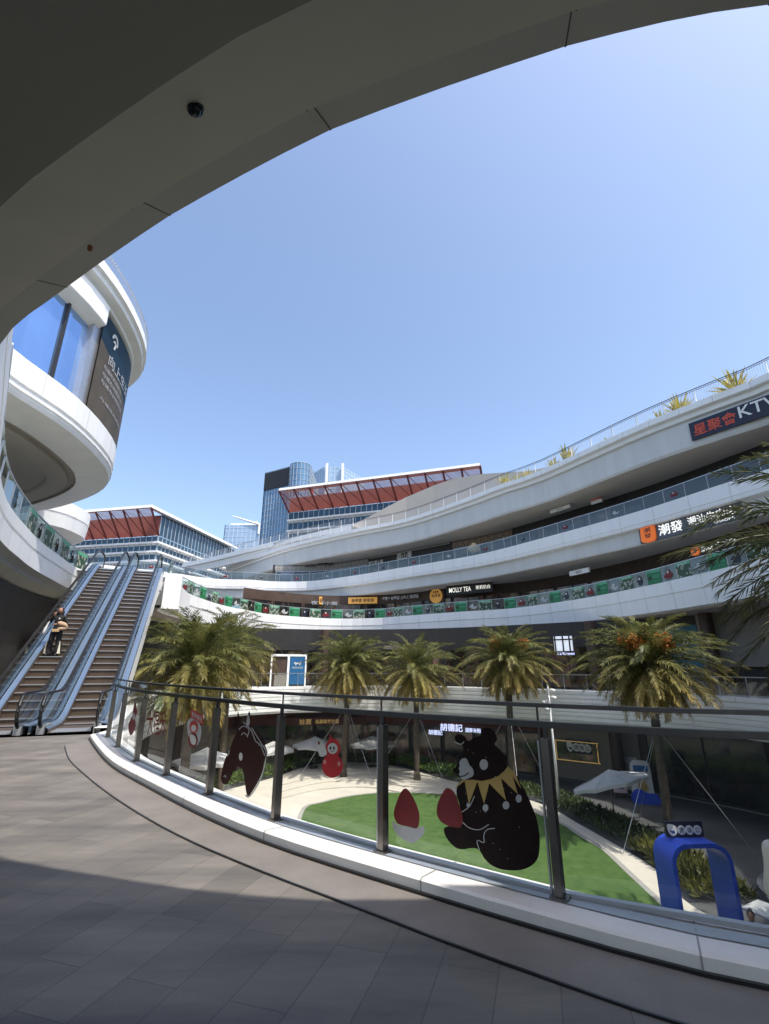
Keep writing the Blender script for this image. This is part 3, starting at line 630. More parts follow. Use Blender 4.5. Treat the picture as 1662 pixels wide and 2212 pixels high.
# LED screen
sS0 = sA+.42; sS1 = sS0+11.5
screen = thing('led_screen', 'tall curved LED screen with a dark blue top and brown lower picture', 'screen', (0, 0, 0))
SP = resample(sub(offset(T4, .02), sS0+.0, min(sS1, length(T4)-3)), .45)
def screen_mat():
    m, t, n, l, b = nt('led_screen_picture'); tc = n.new('ShaderNodeTexCoord'); sx = n.new('ShaderNodeSeparateXYZ'); l.new(tc.outputs['Object'], sx.inputs[0])
    # curved boundary between night-blue sky and brown ground: z against y
    ys = n.new('ShaderNodeMath'); ys.operation = 'MULTIPLY_ADD'; ys.inputs[1].default_value = .28; ys.inputs[2].default_value = 0; l.new(sx.outputs[1], ys.inputs[0])
    ad = n.new('ShaderNodeMath'); ad.operation = 'ADD'; l.new(sx.outputs[2], ad.inputs[0]); l.new(ys.outputs[0], ad.inputs[1])
    no = n.new('ShaderNodeTexNoise'); no.inputs['Scale'].default_value = 1.2; no.inputs['Detail'].default_value = 6; l.new(tc.outputs['Object'], no.inputs['Vector'])
    mr = n.new('ShaderNodeMapRange'); mr.inputs[1].default_value = 20.75; mr.inputs[2].default_value = 20.82; l.new(ad.outputs[0], mr.inputs[0])
    r1 = n.new('ShaderNodeValToRGB'); r1.color_ramp.elements[0].color = (.045, .037, .028, 1); r1.color_ramp.elements[1].color = (.10, .083, .062, 1); l.new(no.outputs['Fac'], r1.inputs[0])
    r2 = n.new('ShaderNodeValToRGB'); r2.color_ramp.elements[0].color = (.003, .010, .022, 1); r2.color_ramp.elements[1].color = (.006, .032, .055, 1); l.new(no.outputs['Fac'], r2.inputs[0])
    mx = n.new('ShaderNodeMixRGB'); l.new(mr.outputs[0], mx.inputs[0]); l.new(r1.outputs[0], mx.inputs[1]); l.new(r2.outputs[0], mx.inputs[2])
    l.new(mx.outputs[0], b.inputs['Base Color']); l.new(mx.outputs[0], b.inputs['Emission Color']); b.inputs['Emission Strength'].default_value = .25; b.inputs['Roughness'].default_value = .55; b.inputs['Specular IOR Level'].default_value = .2
    return m
mb = MB(); sweep(mb, SP, [(0, 17.05), (0, 12.25)]); mb.build('display', screen_mat(), screen)
def curved_text(mb, body, off, s0, w_, z0, h_, mi=0, lift=.03):
    vs, fs, asp = text_mesh(body, off); out = []
    for x, y in vs:
        p, R = at(SP, s0+x*w_); N = Vector((R.y, -R.x, 0)); out.append(tuple(p+N*lift+Vector((0, 0, z0+y*h_))))
    mb.add(out, fs, mi)
mb = MB(); curved_text(mb, '向上生长,', .02, .9, 3.4, 14.95, .6); mb.build('headline', M['film_grey'], screen)
mb = MB()
for k in range(3): curved_text(mb, '与城市共同向上', .0, .6, 2.4+.3*k, 14.55-.36*k, .24)
curved_text(mb, '与城市共同向上', 0, .8, 3.6, 13.1, .16); mb.build('caption', M['film_grey'], screen)
def scr_poly(mb, pts):
    out = []
    for s_, z_ in pts:
        p, R = at(SP, s_); N = Vector((R.y, -R.x, 0)); out.append(tuple(p+N*.035+Vector((0, 0, z_))))
    mb.add(out, [tuple(range(len(out)))])
def arc_band(cx, cz, r0, r1, a0, a1, n=8):
    return [(cx+r1*math.cos(a0+(a1-a0)*k/n), cz+r1*math.sin(a0+(a1-a0)*k/n)) for k in range(n+1)]+[(cx+r0*math.cos(a1-(a1-a0)*k/n), cz+r0*math.sin(a1-(a1-a0)*k/n)) for k in range(n+1)]
mb = MB(); scr_poly(mb, arc_band(1.15, 16.35, .2, .36, PI*1.0, -PI*.12)); scr_poly(mb, arc_band(1.15, 16.22, .06, .17, PI*.95, PI*.1)); scr_poly(mb, [(1.1,15.95),(1.25,15.95),(1.36,16.25),(1.22,16.3)])
mb.build('emblem', M['film_white'], screen)
# further round white drum behind the tower
drum = thing('round_drum', 'small white rounded balcony drum seen below the LED tower', 'building')
DP = crom([(-29.5,25.5),(-25.2,28.5),(-22.6,31.0),(-22.1,33),(-22.8,35.5),(-26,38)], .7)
mb = MB(); sweep(mb, DP, [(3, 12.6), (.25, 12.6), (0, 12.6), (0, 11.75), (.08, 11.72), (.08, 11.62), (.02, 11.6), (.12, 10.75), (.9, 10.45), (4, 10.4)]); mb.build('storey_band', M['white'], drum)

# ------------------------------------------------------------------ balustrades
def balustrade(name, label, P, z, glassmat, panel=1.25, hgt=1.08, d=.12, post=True, base=.12, group=None, railmat=None, pname='glass_panel'):
    t = thing(name, label, 'balustrade', (0, 0, 0), group=group)
    Q = resample(offset(P, d), panel); pn = []
    for i, (a, b) in enumerate(zip(Q[:-1], Q[1:])):
        R = Vector((b[0]-a[0], b[1]-a[1], 0)).normalized(); g_ = .02
        A = Vector((a[0], a[1], 0))+R*g_; B = Vector((b[0], b[1], 0))-R*g_
        pn.append((A, B))
    # nearest/most visible 100 panels as parts
    for A, B in pn[:100]:
        MB().quad((A.x, A.y, z+base), (B.x, B.y, z+base), (B.x, B.y, z+hgt), (A.x, A.y, z+hgt)).build(pname, glassmat, t)
    if post:
        for q in Q[:100]: MB().box((q[0], q[1], z+base+(hgt-base)/2), (.03, .05, hgt-base+.0)).build('post', M['alu'], t)
    mb = MB(); mb.bar([(q[0], q[1], z+hgt+.025) for q in Q], .05, .05); mb.build('handrail', railmat or M['alu'], t)
    return t, Q
b3, Q3 = balustrade('glass_balustrade', 'green tinted glass balustrade of the third floor gallery carrying green posters', L3B[:int(len(L3B)*.86)], Z3, M['glass_green'])
b4, Q4 = balustrade('glass_balustrade', 'bluish glass balustrade with pale posts on the fourth floor gallery below the roof', L4[4:-4], Z4, M['glass_smoke'], panel=1.55)
b3a, Q3A = balustrade('glass_balustrade', 'green glass balustrade on the curved left gallery under the LED tower', L3A[36:], Z3, M['glass_green'], panel=1.3)
bl, QL = balustrade('glass_balustrade', 'low clear glass rail at the back of the escalator head landing', [(-19.6,34.6),(-16.8,35.4),(-14.4,35.9)], Z3, M['glass_green'], panel=1.2)
b2, Q2 = balustrade('glass_balustrade', 'clear glass balustrade on the far second floor edge behind the palms', L2[int(len(L2)*.2):int(len(L2)*.75)], 0, M['glass'], panel=1.5, base=.14)

def roofrail(name, label, P, z):
    t = thing(name, label, 'railing')
    Q = resample(P, .14); mb = MB()
    for i, q in enumerate(Q): mb.box((q[0], q[1], z+.55), (.016, .016, .98))
    mb.build('bar', M['alu'], t)['kind'] = 'stuff'
    Q2_ = resample(P, 2.0)
    for q in Q2_[:100]: MB().box((q[0], q[1], z+.55), (.05, .05, 1.1)).build('post', M['white'], t)
    mb = MB(); mb.bar([(q[0], q[1], z+1.1) for q in Q[::6]+Q[-1:]], .05, .04); mb.bar([(q[0], q[1], z+.98) for q in Q[::6]+Q[-1:]], .03, .02); mb.build('handrail', M['steel_dark'], t)
roofrail('roof_railing', 'long thin-barred metal railing along the curved mall roof edge', offset(RF[2:], .35), 18.0)
roofrail('roof_railing', 'thin-barred railing on the raised roof terrace at the left end', offset(UPR, .3), 19.4)

# near balustrade
nb = thing('glass_balustrade', 'steel and glass balustrade on the white terrace kerb in the foreground', 'balustrade')
glassline = offset(kerb, -.36); postline = offset(kerb, -.30)
PD = [(1211,1938),(828,1841),(595.6,1767),(452,1711.6),(360,1668),(295.6,1638),(255,1609),(233,1591)]
posts = []
for x, y in PD:
    h = hit(postline, x, y, False); posts.append(h)
pp0, R0 = at(postline, max(.2, posts[0][3]-1.75)); posts.insert(0, (pp0, R0, Vector((R0.y, -R0.x, 0)), posts[0][3]-1.75))
pp0, R0 = at(postline, max(.1, posts[0][3]-1.75)); posts.insert(0, (pp0, R0, Vector((R0.y, -R0.x, 0)), posts[0][3]-1.75))
for p, R, N, s_ in posts:
    Nn = Vector((-R.y, R.x, 0)); fr = (R, Nn, UP)
    mb = MB(); mb.box((p.x, p.y, .59), (.055, .085, 1.0), fr=fr); mb.box((p.x, p.y, 1.075), (.055, .05, .03), fr=fr); mb.box((p.x, p.y, .10), (.12, .12, .012), fr=fr)
    o = mb.build('post', M['steel'], nb)
    mb = MB(); q = p+R*.055; mb.box((q.x, q.y, .58), (.012, .03, .98), fr=fr); mb.build('glass_clip', M['alu'], o)
    mb = MB(); mb.box((p.x, p.y, 1.125), (.026, .03, .09), fr=fr); q = p+R*.06-Nn*.05; mb.tube([(q.x, q.y, 1.05), (q.x, q.y, 1.30)], .009, 8); mb.build('rail_bracket', M['steel_dark'], o)
ss = [p[3] for p in posts]+[length(postline)-.3]
GP = []
for a, b in zip(ss[:-1], ss[1:]):
    A, _ = at(glassline, a*length(glassline)/length(postline)); B, _ = at(glassline, b*length(glassline)/length(postline)); R = (B-A).normalized(); A = A+R*.03; B = B-R*.03; GP.append((A, B))
    mb = MB(); mb.quad((A.x, A.y, .10), (B.x, B.y, .10), (B.x, B.y, 1.14), (A.x, A.y, 1.14)); mb.build('glass_panel', M['glass'], nb)
    mb = MB(); mb.box(((A.x+B.x)/2, (A.y+B.y)/2, .095), ((B-A).length, .05, .03), math.atan2(R.y, R.x)); mb.build('glass_channel', M['alu'], nb)
    mb = MB(); N = Vector((R.y, -R.x, 0)); A2, B2 = A+N*-.05, B+N*-.05; mb.quad((A2.x, A2.y, 1.2), (B2.x, B2.y, 1.2), (B2.x, B2.y, 1.29), (A2.x, A2.y, 1.29)); mb.build('upper_glass', M['glass'], nb)
pl = [p for p in resample(sub(postline, max(0, ss[0]-.3), length(postline)-.05), .35)]
mb = MB(); mb.bar([(p[0], p[1], 1.185) for p in pl], .06, .045); mb.build('lower_rail', M['steel_dark'], nb)
pu = offset(pl, -.06)
mb = MB(); mb.bar([(p[0], p[1], 1.315) for p in pu], .055, .03); mb.build('handrail', M['steel_dark'], nb)

# ------------------------------------------------------------------ film pictures on the near glass
gl2 = []
for A, B in GP: gl2 += [(A.x, A.y), (B.x, B.y)]
def g3(x, y, lay=0):
    h = hit(gl2, x, y, False); p, N = h[0], h[2]
    v = Vector((0, 0, H)); dirn = (v-p).normalized(); Np = Vector((-h[1].y, h[1].x, 0))
    return p+Np*(.004+.0025*lay)
def csmooth(pts, n=5):
    P = [Vector(p) for p in pts]; out = []; m = len(P)
    for i in range(m):
        p0, p1, p2, p3 = P[i-1], P[i], P[(i+1) % m], P[(i+2) % m]
        for k in range(n):
            t = k/n; out.append(.5*((2*p1)+(p2-p0)*t+(2*p0-5*p1+4*p2-p3)*t*t+(3*p1-p0-3*p2+p3)*t**3))
    return [(p.x, p.y) for p in out]
def ell(cx, cy, rx, ry, n=20, rot=0):
    return [(cx+rx*math.cos(2*PI*k/n)*math.cos(rot)-ry*math.sin(2*PI*k/n)*math.sin(rot), cy+rx*math.cos(2*PI*k/n)*math.sin(rot)+ry*math.sin(2*PI*k/n)*math.cos(rot)) for k in range(n)]
def film(name, pts, mat, parent, lay=0, cv=None, smooth=True):
    pts = csmooth(pts) if smooth else pts
    if cv: pts = [cv(*p) for p in pts]
    mb = MB(); mb.add([g3(x, y, lay) for x, y in pts], [tuple(range(len(pts)))]); return mb.build(name, mat, parent)
def filmline(name, lines, wd, mat, parent, lay, cv):
    mb = MB()
    for ln in lines:
        P = crom(ln, 12)
        nn = normals(P)
        for (a, b), (n1, n2) in zip(zip(P[:-1], P[1:]), zip(nn[:-1], nn[1:])):
            q = [cv(a[0]+n1.x*wd, a[1]+n1.y*wd), cv(a[0]-n1.x*wd, a[1]-n1.y*wd), cv(b[0]-n2.x*wd, b[1]-n2.y*wd), cv(b[0]+n2.x*wd, b[1]+n2.y*wd)]
            mb.add([g3(x, y, lay) for x, y in q], [(0, 1, 2, 3)])
    return mb.build(name, mat, parent)
c6 = lambda x, y: (607+x*.3653, 1382.7+y*.3653)
bear = thing('bear_decal', 'black bear with a spiky gold collar, film sticker on the foreground glass', 'window sticker')
film('body', [(1070,840),(1040,890),(1055,960),(1068,1020),(1060,1080),(1000,1098),(968,1112),(972,1150),(1000,1195),(1040,1228),(1080,1236),(1120,1230),(1160,1232),(1185,1255),(1205,1290),(1240,1325),(1290,1350),(1350,1360),(1420,1358),(1480,1335),(1520,1290),(1532,1220),(1530,1140),(1515,1060),(1490,990),(1455,910),(1420,850),(1395,800),(1330,770),(1200,800)], M['film_black'], bear, 0, c6)
film('head', [(1050,800),(1030,765),(1060,715),(1080,660),(1075,620),(1040,600),(1030,570),(1055,555),(1090,570),(1110,595),(1150,575),(1188,562),(1185,535),(1205,518),(1240,522),(1270,550),(1280,590),(1265,615),(1300,650),(1325,690),(1337,730),(1325,770),(1290,800),(1240,820),(1190,828),(1140,820),(1090,825)], M['film_black'], bear, 1, c6)
film('collar', [(1030,880),(1090,832),(1115,970),(1165,835),(1205,968),(1235,845),(1335,948),(1305,815),(1405,910),(1372,800),(1425,880),(1390,790),(1345,745),(1325,772),(1290,802),(1240,822),(1190,832),(1140,824),(1070,828)], M['gold'], bear, 2, c6, False)
film('muzzle', [(1075,700),(1100,700),(1120,740),(1140,765),(1140,800),(1110,818),(1080,825),(1060,800),(1048,775),(1060,745),(1060,720)], M['film_grey'], bear, 2, c6)
film('nose', [(1020,765),(1050,752),(1062,780),(1045,792)], M['film_black'], bear, 3, c6); film('eye', ell(1203, 735, 25, 32), M['film_grey'], bear, 2, c6, False)
filmline('mouth', [[(1045,790),(1065,805),(1090,800),(1115,782)]], 3, M['film_black'], bear, 3, c6)
for x, y, a, b in ((1113,975,11,13),(1214,990,17,22),(1335,975,20,24),(1410,935,18,24)): film('pompom', ell(x, y, a, b), M['film_grey'], bear, 3, c6, False)
film('mitten', [(975,880),(1000,875),(1030,900),(1055,960),(1075,1020),(1080,1070),(1065,1105),(1030,1105),(990,1095),(950,1070),(928,1030),(928,980),(945,930)], M['film_red'], bear, 3, c6)
filmline('outline', [[(1150,920),(1120,980),(1075,1015)],[(1080,1075),(1120,1108),(1180,1118),(1235,1087)],[(1270,1110),(1225,1118),(1205,1150),(1205,1195),(1172,1180),(1165,1195),(1180,1240)],[(1030,600),(1070,615),(1088,598)]], 2.6, M['film_grey'], bear, 4, c6)
mb = MB()
for k in range(26):
    a, b = random.uniform(1080, 1500), random.uniform(580, 1330)
    if b < 800 and a > 1310: continue
    mb.add([g3(*c6(a+dx, b+dy), 2) for dx, dy in ((-3,0),(0,-2.5),(3,0),(0,2.5))], [(0,1,2,3)])
mb.build('speckle', M['film_grey'], bear)
egg = thing('mitten_decal', 'red teardrop mitten with a white cuff, film sticker left of the bear', 'window sticker')
film('cuff', [(665,1070),(690,1090),(740,1100),(800,1112),(845,1100),(848,1140),(820,1175),(780,1198),(740,1185),(690,1150),(665,1110)], M['film_grey'], egg, 0, c6)
film('mitten', [(735,877),(760,890),(790,940),(815,1000),(822,1050),(810,1110),(770,1105),(735,1097),(695,1085),(675,1050),(672,1010),(690,950),(712,900)], M['film_red'], egg, 1, c6)
c8 = lambda x, y: (539.6+.2029*x, 1517.6+.2029*y)
gd = thing('gourd_decal', 'bright red gourd figure with a white face, film sticker between horse and bear', 'window sticker')
film('body', ell(885, 672, 112, 130), M['film_bright_red'], gd, 0, c8, False)
film('hood', [(862,335),(880,375),(930,395),(962,440),(968,500),(945,555),(885,575),(830,550),(812,490),(825,430),(850,390)], M['film_bright_red'], gd, 1, c8)
film('face', ell(890, 488, 54, 58), M['film_white'], gd, 2, c8, False)
for x in (868, 906): film('eye', ell(x, 484, 9, 20, 10), M['film_black'], gd, 3, c8, False)
filmline('mouth', [[(872,515),(888,525),(902,513)]], 3, M['film_black'], gd, 3, c8)
film('tassel', [(710,480),(735,410),(775,420),(810,470),(830,540),(800,570),(755,570),(740,530)], M['film_white'], gd, 2, c8); film('tassel_knot', ell(746, 430, 11, 20, 10), M['film_red'], gd, 3, c8, False)
for x, y in ((806,630),(958,650)): film('hand', ell(x, y, 17, 26, 12), M['film_pink'], gd, 2, c8, False)
c5 = lambda x, y: (.4058*x, 1349+.4058*y)
hs = thing('horse_decal', 'dark maroon horse head with a pale mane, film sticker on the glass', 'window sticker')
HO = [(1270,460),(1285,518),(1310,525),(1330,460),(1340,520),(1332,545),(1370,570),(1400,610),(1427,680),(1412,720),(1400,780),(1370,850),(1335,905),(1318,905),(1308,850),(1300,790),(1290,765),(1265,755),(1245,780),(1220,840),(1195,850),(1180,825),(1185,780),(1200,720),(1225,670),(1250,600),(1275,560),(1268,510)]
film('head', HO, M['film_maroon'], hs, 1, c5)
film('outline', [(1420,690),(1412,760),(1385,840),(1345,905),(1320,922),(1308,905),(1335,905),(1370,850),(1400,780)], M['film_white'], hs, 0, c5)
film('eye', ell(1286, 703, 10, 22, 14), M['film_white'], hs, 2, c5, False); film('ear', [(1326,478),(1335,520),(1322,545),(1316,520)], M['film_grey'], hs, 2, c5)
filmline('mane', [[(1275,560),(1300,540),(1330,560),(1320,600)],[(1300,520),(1340,560),(1365,620),(1390,640),(1415,700)],[(1345,550),(1375,600),(1400,640),(1420,670)],[(1320,590),(1300,575),(1290,590)],[(1380,640),(1412,650),(1422,690)]], 2.2, M['film_grey'], hs, 2, c5)
filmline('nostril', [[(1195,810),(1203,800),(1206,815)],[(1225,668),(1222,690),(1215,700)]], 2, M['film_grey'], hs, 2, c5)
# stickers farther along the glass
s1 = thing('gourd_decal', 'slim red gourd sticker on the glass nearest the escalator', 'window sticker')
film('body', [(722,408),(728,440),(733,465),(722,500),(724,540),(712,575),(698,590),(688,570),(686,535),(698,500),(708,480),(712,445)], M['film_red'], s1, 0, c5); film('face', ell(715, 490, 8, 18, 10), M['film_grey'], s1, 1, c5, False)
s2_ = thing('greeting_decal', 'red paper-cut style lettering sticker on the glass beside the second post', 'window sticker')
def filmtext(name, body, off, x0, y0, x1, y1, mat, parent, lay, cv, skew=0):
    vs, fs, a = text_mesh(body, off); mb = MB(); mb.add([g3(*cv(x0+(x1-x0)*u, y1+(y0-y1)*v+skew*u), lay) for u, v in vs], fs); return mb.build(name, mat, parent)
filmtext('lettering', '大福禾', .01, 785, 455, 885, 590, M['film_red'], s2_, 0, c5, 0)
s3_ = thing('greeting_decal', 'red new year banner over a small white faced gourd, sticker left of the horse', 'window sticker')
film('banner', [(1022,448),(1085,485),(1083,535),(1014,492)], M['film_bright_red'], s3_, 0, c5, False); filmtext('lettering', '新年快乐', .02, 1024, 458, 1080, 492, M['film_white'], s3_, 1, c5, 32)
film('backing', [(1000,520),(1040,500),(1075,560),(1055,640),(1015,640)], M['film_grey'], s3_, 0, c5)
film('body', ell(1030, 615, 26, 42), M['film_red'], s3_, 1, c5, False); film('hood', ell(1035, 545, 22, 34), M['film_bright_red'], s3_, 2, c5, False); film('face', ell(1036, 552, 14, 18), M['film_white'], s3_, 3, c5, False)
film('belly', [(1016,585),(1040,592),(1050,615),(1042,640),(1022,630)], M['film_white'], s3_, 3, c5)

# ------------------------------------------------------------------ posters and stickers on the gallery glass
def panel_frames(Q, z0, z1, off=.03):
    out = []
    for a, b in zip(Q[:-1], Q[1:]):
        R = Vector((b[0]-a[0], b[1]-a[1], 0)); L = R.length; R.normalize(); N = Vector((R.y, -R.x, 0))
        out.append((Vector((a[0], a[1], z0))+N*off, (R, UP, N), L, z1-z0))
    return out
def rect(mb, o, fr, x0, y0, x1, y1, lift=0, mi=0):
    R, U, N = fr; o = Vector(o)+N*lift
    mb.quad(o+R*x0+U*y0, o+R*x1+U*y0, o+R*x1+U*y1, o+R*x0+U*y1, mi)
def green_poster(o, fr, L, h):
    t = thing('menu_poster', 'green lettered noodle shop poster on the third floor balustrade', 'poster', group='green lettered posters on the third floor glass')
    mb = MB(); rect(mb, o, fr, .03, .0, L-.03, h-.17); mb.build('sheet', M['poster_green'], t)
    mb = MB(); rect(mb, o, fr, .03, h-.17, L-.03, h); mb.build('header', M['poster_head'], t)
    mb = MB(); mb.text('老碗记', .02, Vector(o)+fr[0]*(L*.42)+UP*(h*.38), fr, L*.5, h*.26, .006); mb.text('陕味小吃', .01, Vector(o)+fr[0]*(L*.46)+UP*(h*.16), fr, L*.4, h*.1, .006)
    mb.build('lettering', M['poster_head'], t)
    mb = MB(); mb.text('BL2', .02, Vector(o)+fr[0]*(L*.1)+UP*(h-.15), fr, L*.25, .12, .006); mb.build('header_lettering', M['poster_green'], t)
    mb = MB(); mb.prism(ell(L*.22, h*.45, .13, .13, 14), fr, Vector(o)+fr[2]*.004, .003); mb.build('emblem', M['txt_dark'], t)
def food_poster(o, fr, L, h):
    t = thing('food_poster', 'poster of many food bowls on the third floor balustrade', 'poster', group='food picture posters on the third floor glass')
    mb = MB(); rect(mb, o, fr, .03, .0, L-.03, h-.17); mb.build('picture', M['food'], t)
    mb = MB(); rect(mb, o, fr, .03, h-.17, L-.03, h); mb.build('header', M['poster_head'], t)
    mb = MB(); mb.text('陕味小吃', .01, Vector(o)+fr[0]*(L*.2)+UP*(h-.14), fr, L*.6, .1, .006); mb.build('header_lettering', M['txt_white'], t)
SHAPES = {
 'duck': ([(.15,.45),(.28,.35),(.45,.2),(.75,.2),(.92,.5),(.75,.45),(.6,.45),(.55,.62),(.42,.72),(.3,.66),(.28,.55)], 'film_grey', 'pale duck sticker on the third floor balustrade glass', 'duck stickers on gallery glass'),
 'bird': ([(.35,.12),(.62,.12),(.7,.4),(.62,.7),(.52,.88),(.4,.8),(.36,.62),(.18,.42),(.22,.36),(.35,.45)], 'navy', 'dark standing bird sticker on the third floor balustrade glass', 'dark bird stickers on gallery glass'),
 'red': ([(.2,.2),(.45,.15),(.75,.2),(.82,.45),(.68,.6),(.6,.8),(.42,.8),(.34,.6),(.15,.42)], 'film_red', 'dull red figure sticker on the third floor balustrade glass', 'red figure stickers on gallery glass')}
def sticker(o, fr, L, h, kind, scale=1.0, label=None, group=None, mat=None):
    sh, m_, lb, gr = SHAPES[kind]
    t = thing('glass_decal', label or lb, 'window sticker', group=group or gr)
    P = csmooth(sh, 3); P = [((x-.5)*L*scale+L/2, (y-.5)*h*scale+h*.48) for x, y in P]
    mb = MB(); R, U, N = fr; mb.add([Vector(o)+R*x+U*y for x, y in P], [tuple(range(len(P)))]); mb.build('figure', M[mat or m_], t)
    mb = MB(); mb.add([Vector(o)+R*x+U*y+N*.003 for x, y in ell(L*.48, h*(.48+.14*scale), .09*scale, .1*scale, 12)], [tuple(range(12))]); mb.build('patch', M['film_white'], t)
fr3 = panel_frames(Q3, 6.74, 7.66)
i0 = 0
for i, (o, fr, L, h) in enumerate(fr3):
    mid = Vector(o)+fr[0]*L/2
    if mid.y < 22 or (mid.x < -12.6 and mid.y < 29): continue
    k = i % 4
    if k == 0: green_poster(o, fr, L, h)
    elif k == 2: food_poster(o, fr, L, h)
    else: sticker(o, fr, L, h, ('duck', 'bird', 'red')[(i//2) % 3], .9)
fr4 = panel_frames(Q4, 12.34, 13.24)
for i, (o, fr, L, h) in enumerate(fr4):
    mid = Vector(o)+fr[0]*L/2
    if mid.y < 24 or i % 3 != 1: continue
    sticker(o, fr, L, h, ('red', 'duck', 'red', 'bird')[(i//3) % 4], .55, ('small %s sticker on the fourth floor balustrade glass' % ('red', 'grey', 'red', 'dark')[(i//3) % 4]), 'small %s stickers on the fourth floor glass' % ('red', 'grey', 'red', 'dark')[(i//3) % 4])
fa = panel_frames(Q3A, 6.74, 7.66)
for i, (o, fr, L, h) in enumerate(fa[-7:]):
    if i % 2: sticker(o, fr, L, h, 'bird', .9, 'dark figure sticker on the left gallery glass below the LED tower', 'stickers on the left gallery glass', 'film_black')
    else:
        t = thing('food_poster', 'poster of food bowls on the left gallery glass below the LED tower', 'poster', group='posters on the left gallery glass')
        mb = MB(); rect(mb, o, fr, .03, 0, L-.03, h-.17); mb.build('picture', M['food'], t); mb = MB(); rect(mb, o, fr, .03, h-.17, L-.03, h); mb.build('header', M['poster_head'], t)
for (o, fr, L, h) in panel_frames(QL, 6.74, 7.6)[1::2]: sticker(o, fr, L, h, 'red', .5, 'red and white sticker on the rail glass behind the escalator heads', 'stickers behind the escalator heads', 'film_bright_red')

# ------------------------------------------------------------------ shop signs
def sign_frame(W, xl, yl, xr, yr, lift):
    a = hit(W, xl, yl); b = hit(W, xr, yr); A = a[0]; R = (b[0]-A); R.z = 0; w_ = R.length; R.normalize(); N = Vector((R.y, -R.x, 0))
    return A+N*lift, (R, UP, N), w_, A.z, b[0].z
def board_sign(name, label, W, xl, ytop, ybot, xr, yr, board, lift=.1, th=.12, parts=()):
    """parts: (part name, body, off, x0, y0, x1, y1 as fractions of the board, material)"""
    t = thing(name, label, 'shop sign')
    o, fr, w_, zt, _ = sign_frame(W, xl, ytop, xr, yr, lift); zb = hit(W, xl, ybot)[0].z; h = zt-zb; o = Vector((o.x, o.y, zb))
    if board: mb = MB(); mb.prism([(0,0),(w_,0),(w_,h),(0,h)], fr, o-fr[2]*th, th); mb.build('board', board, t)
    for nm, body, off, x0, y0, x1, y1, mat in parts:
        mb = MB(); mb.text(body, off, o+fr[0]*(x0*w_)+UP*(y0*h), fr, (x1-x0)*w_, (y1-y0)*h, .03); mb.build(nm, mat, t)
    return t, o, fr, w_, h
RFo = offset(RF, .45)
board_sign('karaoke_sign', 'navy karaoke sign with red characters and white KTV high on the right roof edge', RFo, 1488, 916, 955, 1662, 853, M['navy'], .05, .12,
    [('red_lettering', '星聚會', .03, .05, .16, .60, .82, M['txt_red']), ('white_lettering', 'KTV', .02, .63, .3, 1.08, .92, M['txt_white'])])
L4f_ = offset(L4, .42)
t, o, fr, w_, h = board_sign('beef_restaurant_sign', 'long slate sign with white brush characters and orange lantern box under the fourth floor edge', L4f_, 1380, 1142, 1177, 1600, 1078, M['slate'], .06, .1,
    [('brush_lettering', '潮發', .03, .22, .18, .47, .84, M['lit_white']), ('lettering', '潮汕牛肉店', .025, .52, .30, .95, .82, M['lit_white']), ('small_lettering', 'CHAOFA', .02, .75, .1, .93, .24, M['lit_white'])])
def lantern_box(t, o, fr, w_, h):
    P = csmooth([(.04*w_,.04*h),(.17*w_,.0),(.19*w_,.5*h),(.175*w_,1.0*h),(.05*w_,1.0*h),(.03*w_,.5*h)], 3)
    mb = MB(); mb.prism(P, fr, o+fr[2]*.01, .12); b = mb.build('lantern_box', M['lit_orange'], t)
    for k, c in enumerate('潮發'): mb = MB(); mb.text(c, .03, o+fr[0]*(.07*w_)+UP*(h*(.56-.34*k)), fr, .075*w_, .3*h, .14); mb.build('character', M['txt_dark'], b)
lantern_box(t, o, fr, w_, h)
t, o, fr, w_, h = board_sign('beef_restaurant_sign', 'smaller repeat of the orange lantern beef sign inside the third floor gallery', offset(L3B, 2.2), 1494, 1186, 1203, 1600, 1152, M['dark'], .05, .08,
    [('brush_lettering', '潮發', .03, .22, .15, .47, .85, M['lit_white']), ('lettering', '潮汕牛肉店', .025, .52, .2, .97, .85, M['lit_white'])]); lantern_box(t, o, fr, w_, h)
WS = offset(L3B, 3.4)
board_sign('tea_shop_sign', 'glowing white MOLLY TEA letters over the third floor tea shop', WS, 965, 1264, 1287, 1065, 1255, M['dark'], .16, .05,
    [('lettering', 'MOLLY TEA', .02, .07, .22, .55, .66, M['lit_white']), ('character_lettering', '茉莉奶白', .02, .65, .3, .95, .66, M['lit_white'])])
# round orange sign
h_ = hit(W3, 945, 1288); t = thing('round_fish_restaurant_sign', 'round glowing amber restaurant sign left of the tea shop letters', 'shop sign'); frr = (h_[1], UP, h_[2]); rr = 15.5*h_[0].y/1035
mb = MB(); mb.prism([(-rr*1.3,-rr*1.4),(rr*1.3,-rr*1.4),(rr*1.3,rr*1.25),(-rr*1.3,rr*1.25)], frr, h_[0]+h_[2]*.12, .1); mb.build('board', M['brown'], t)
mb = MB(); mb.prism(ell(0, 0, rr, rr, 28), frr, h_[0]+h_[2]*.23, .08); mb.build('disc', M['lit_yellow'], t)
mb = MB(); mb.text('漁得壹', .02, h_[0]+h_[2]*.31-h_[1]*rr*.75-UP*rr*.2, frr, rr*1.5, rr*.5, .01)
for k in (-1, 0, 1): mb.prism(ell(k*rr*.3, rr*.55, rr*.12, rr*.16, 8), frr, h_[0]+h_[2]*.312, .01)
mb.build('lettering', M['txt_dark'], t)
board_sign('fish_restaurant_sign', 'amber strip sign with dark characters over the third floor fish restaurant', W3, 754, 1291.5, 1305, 816, 1290, M['lit_yellow'], .3, .1, [('lettering', '漁得壹 酸菜魚', .02, .1, .2, .9, .8, M['txt_dark'])])
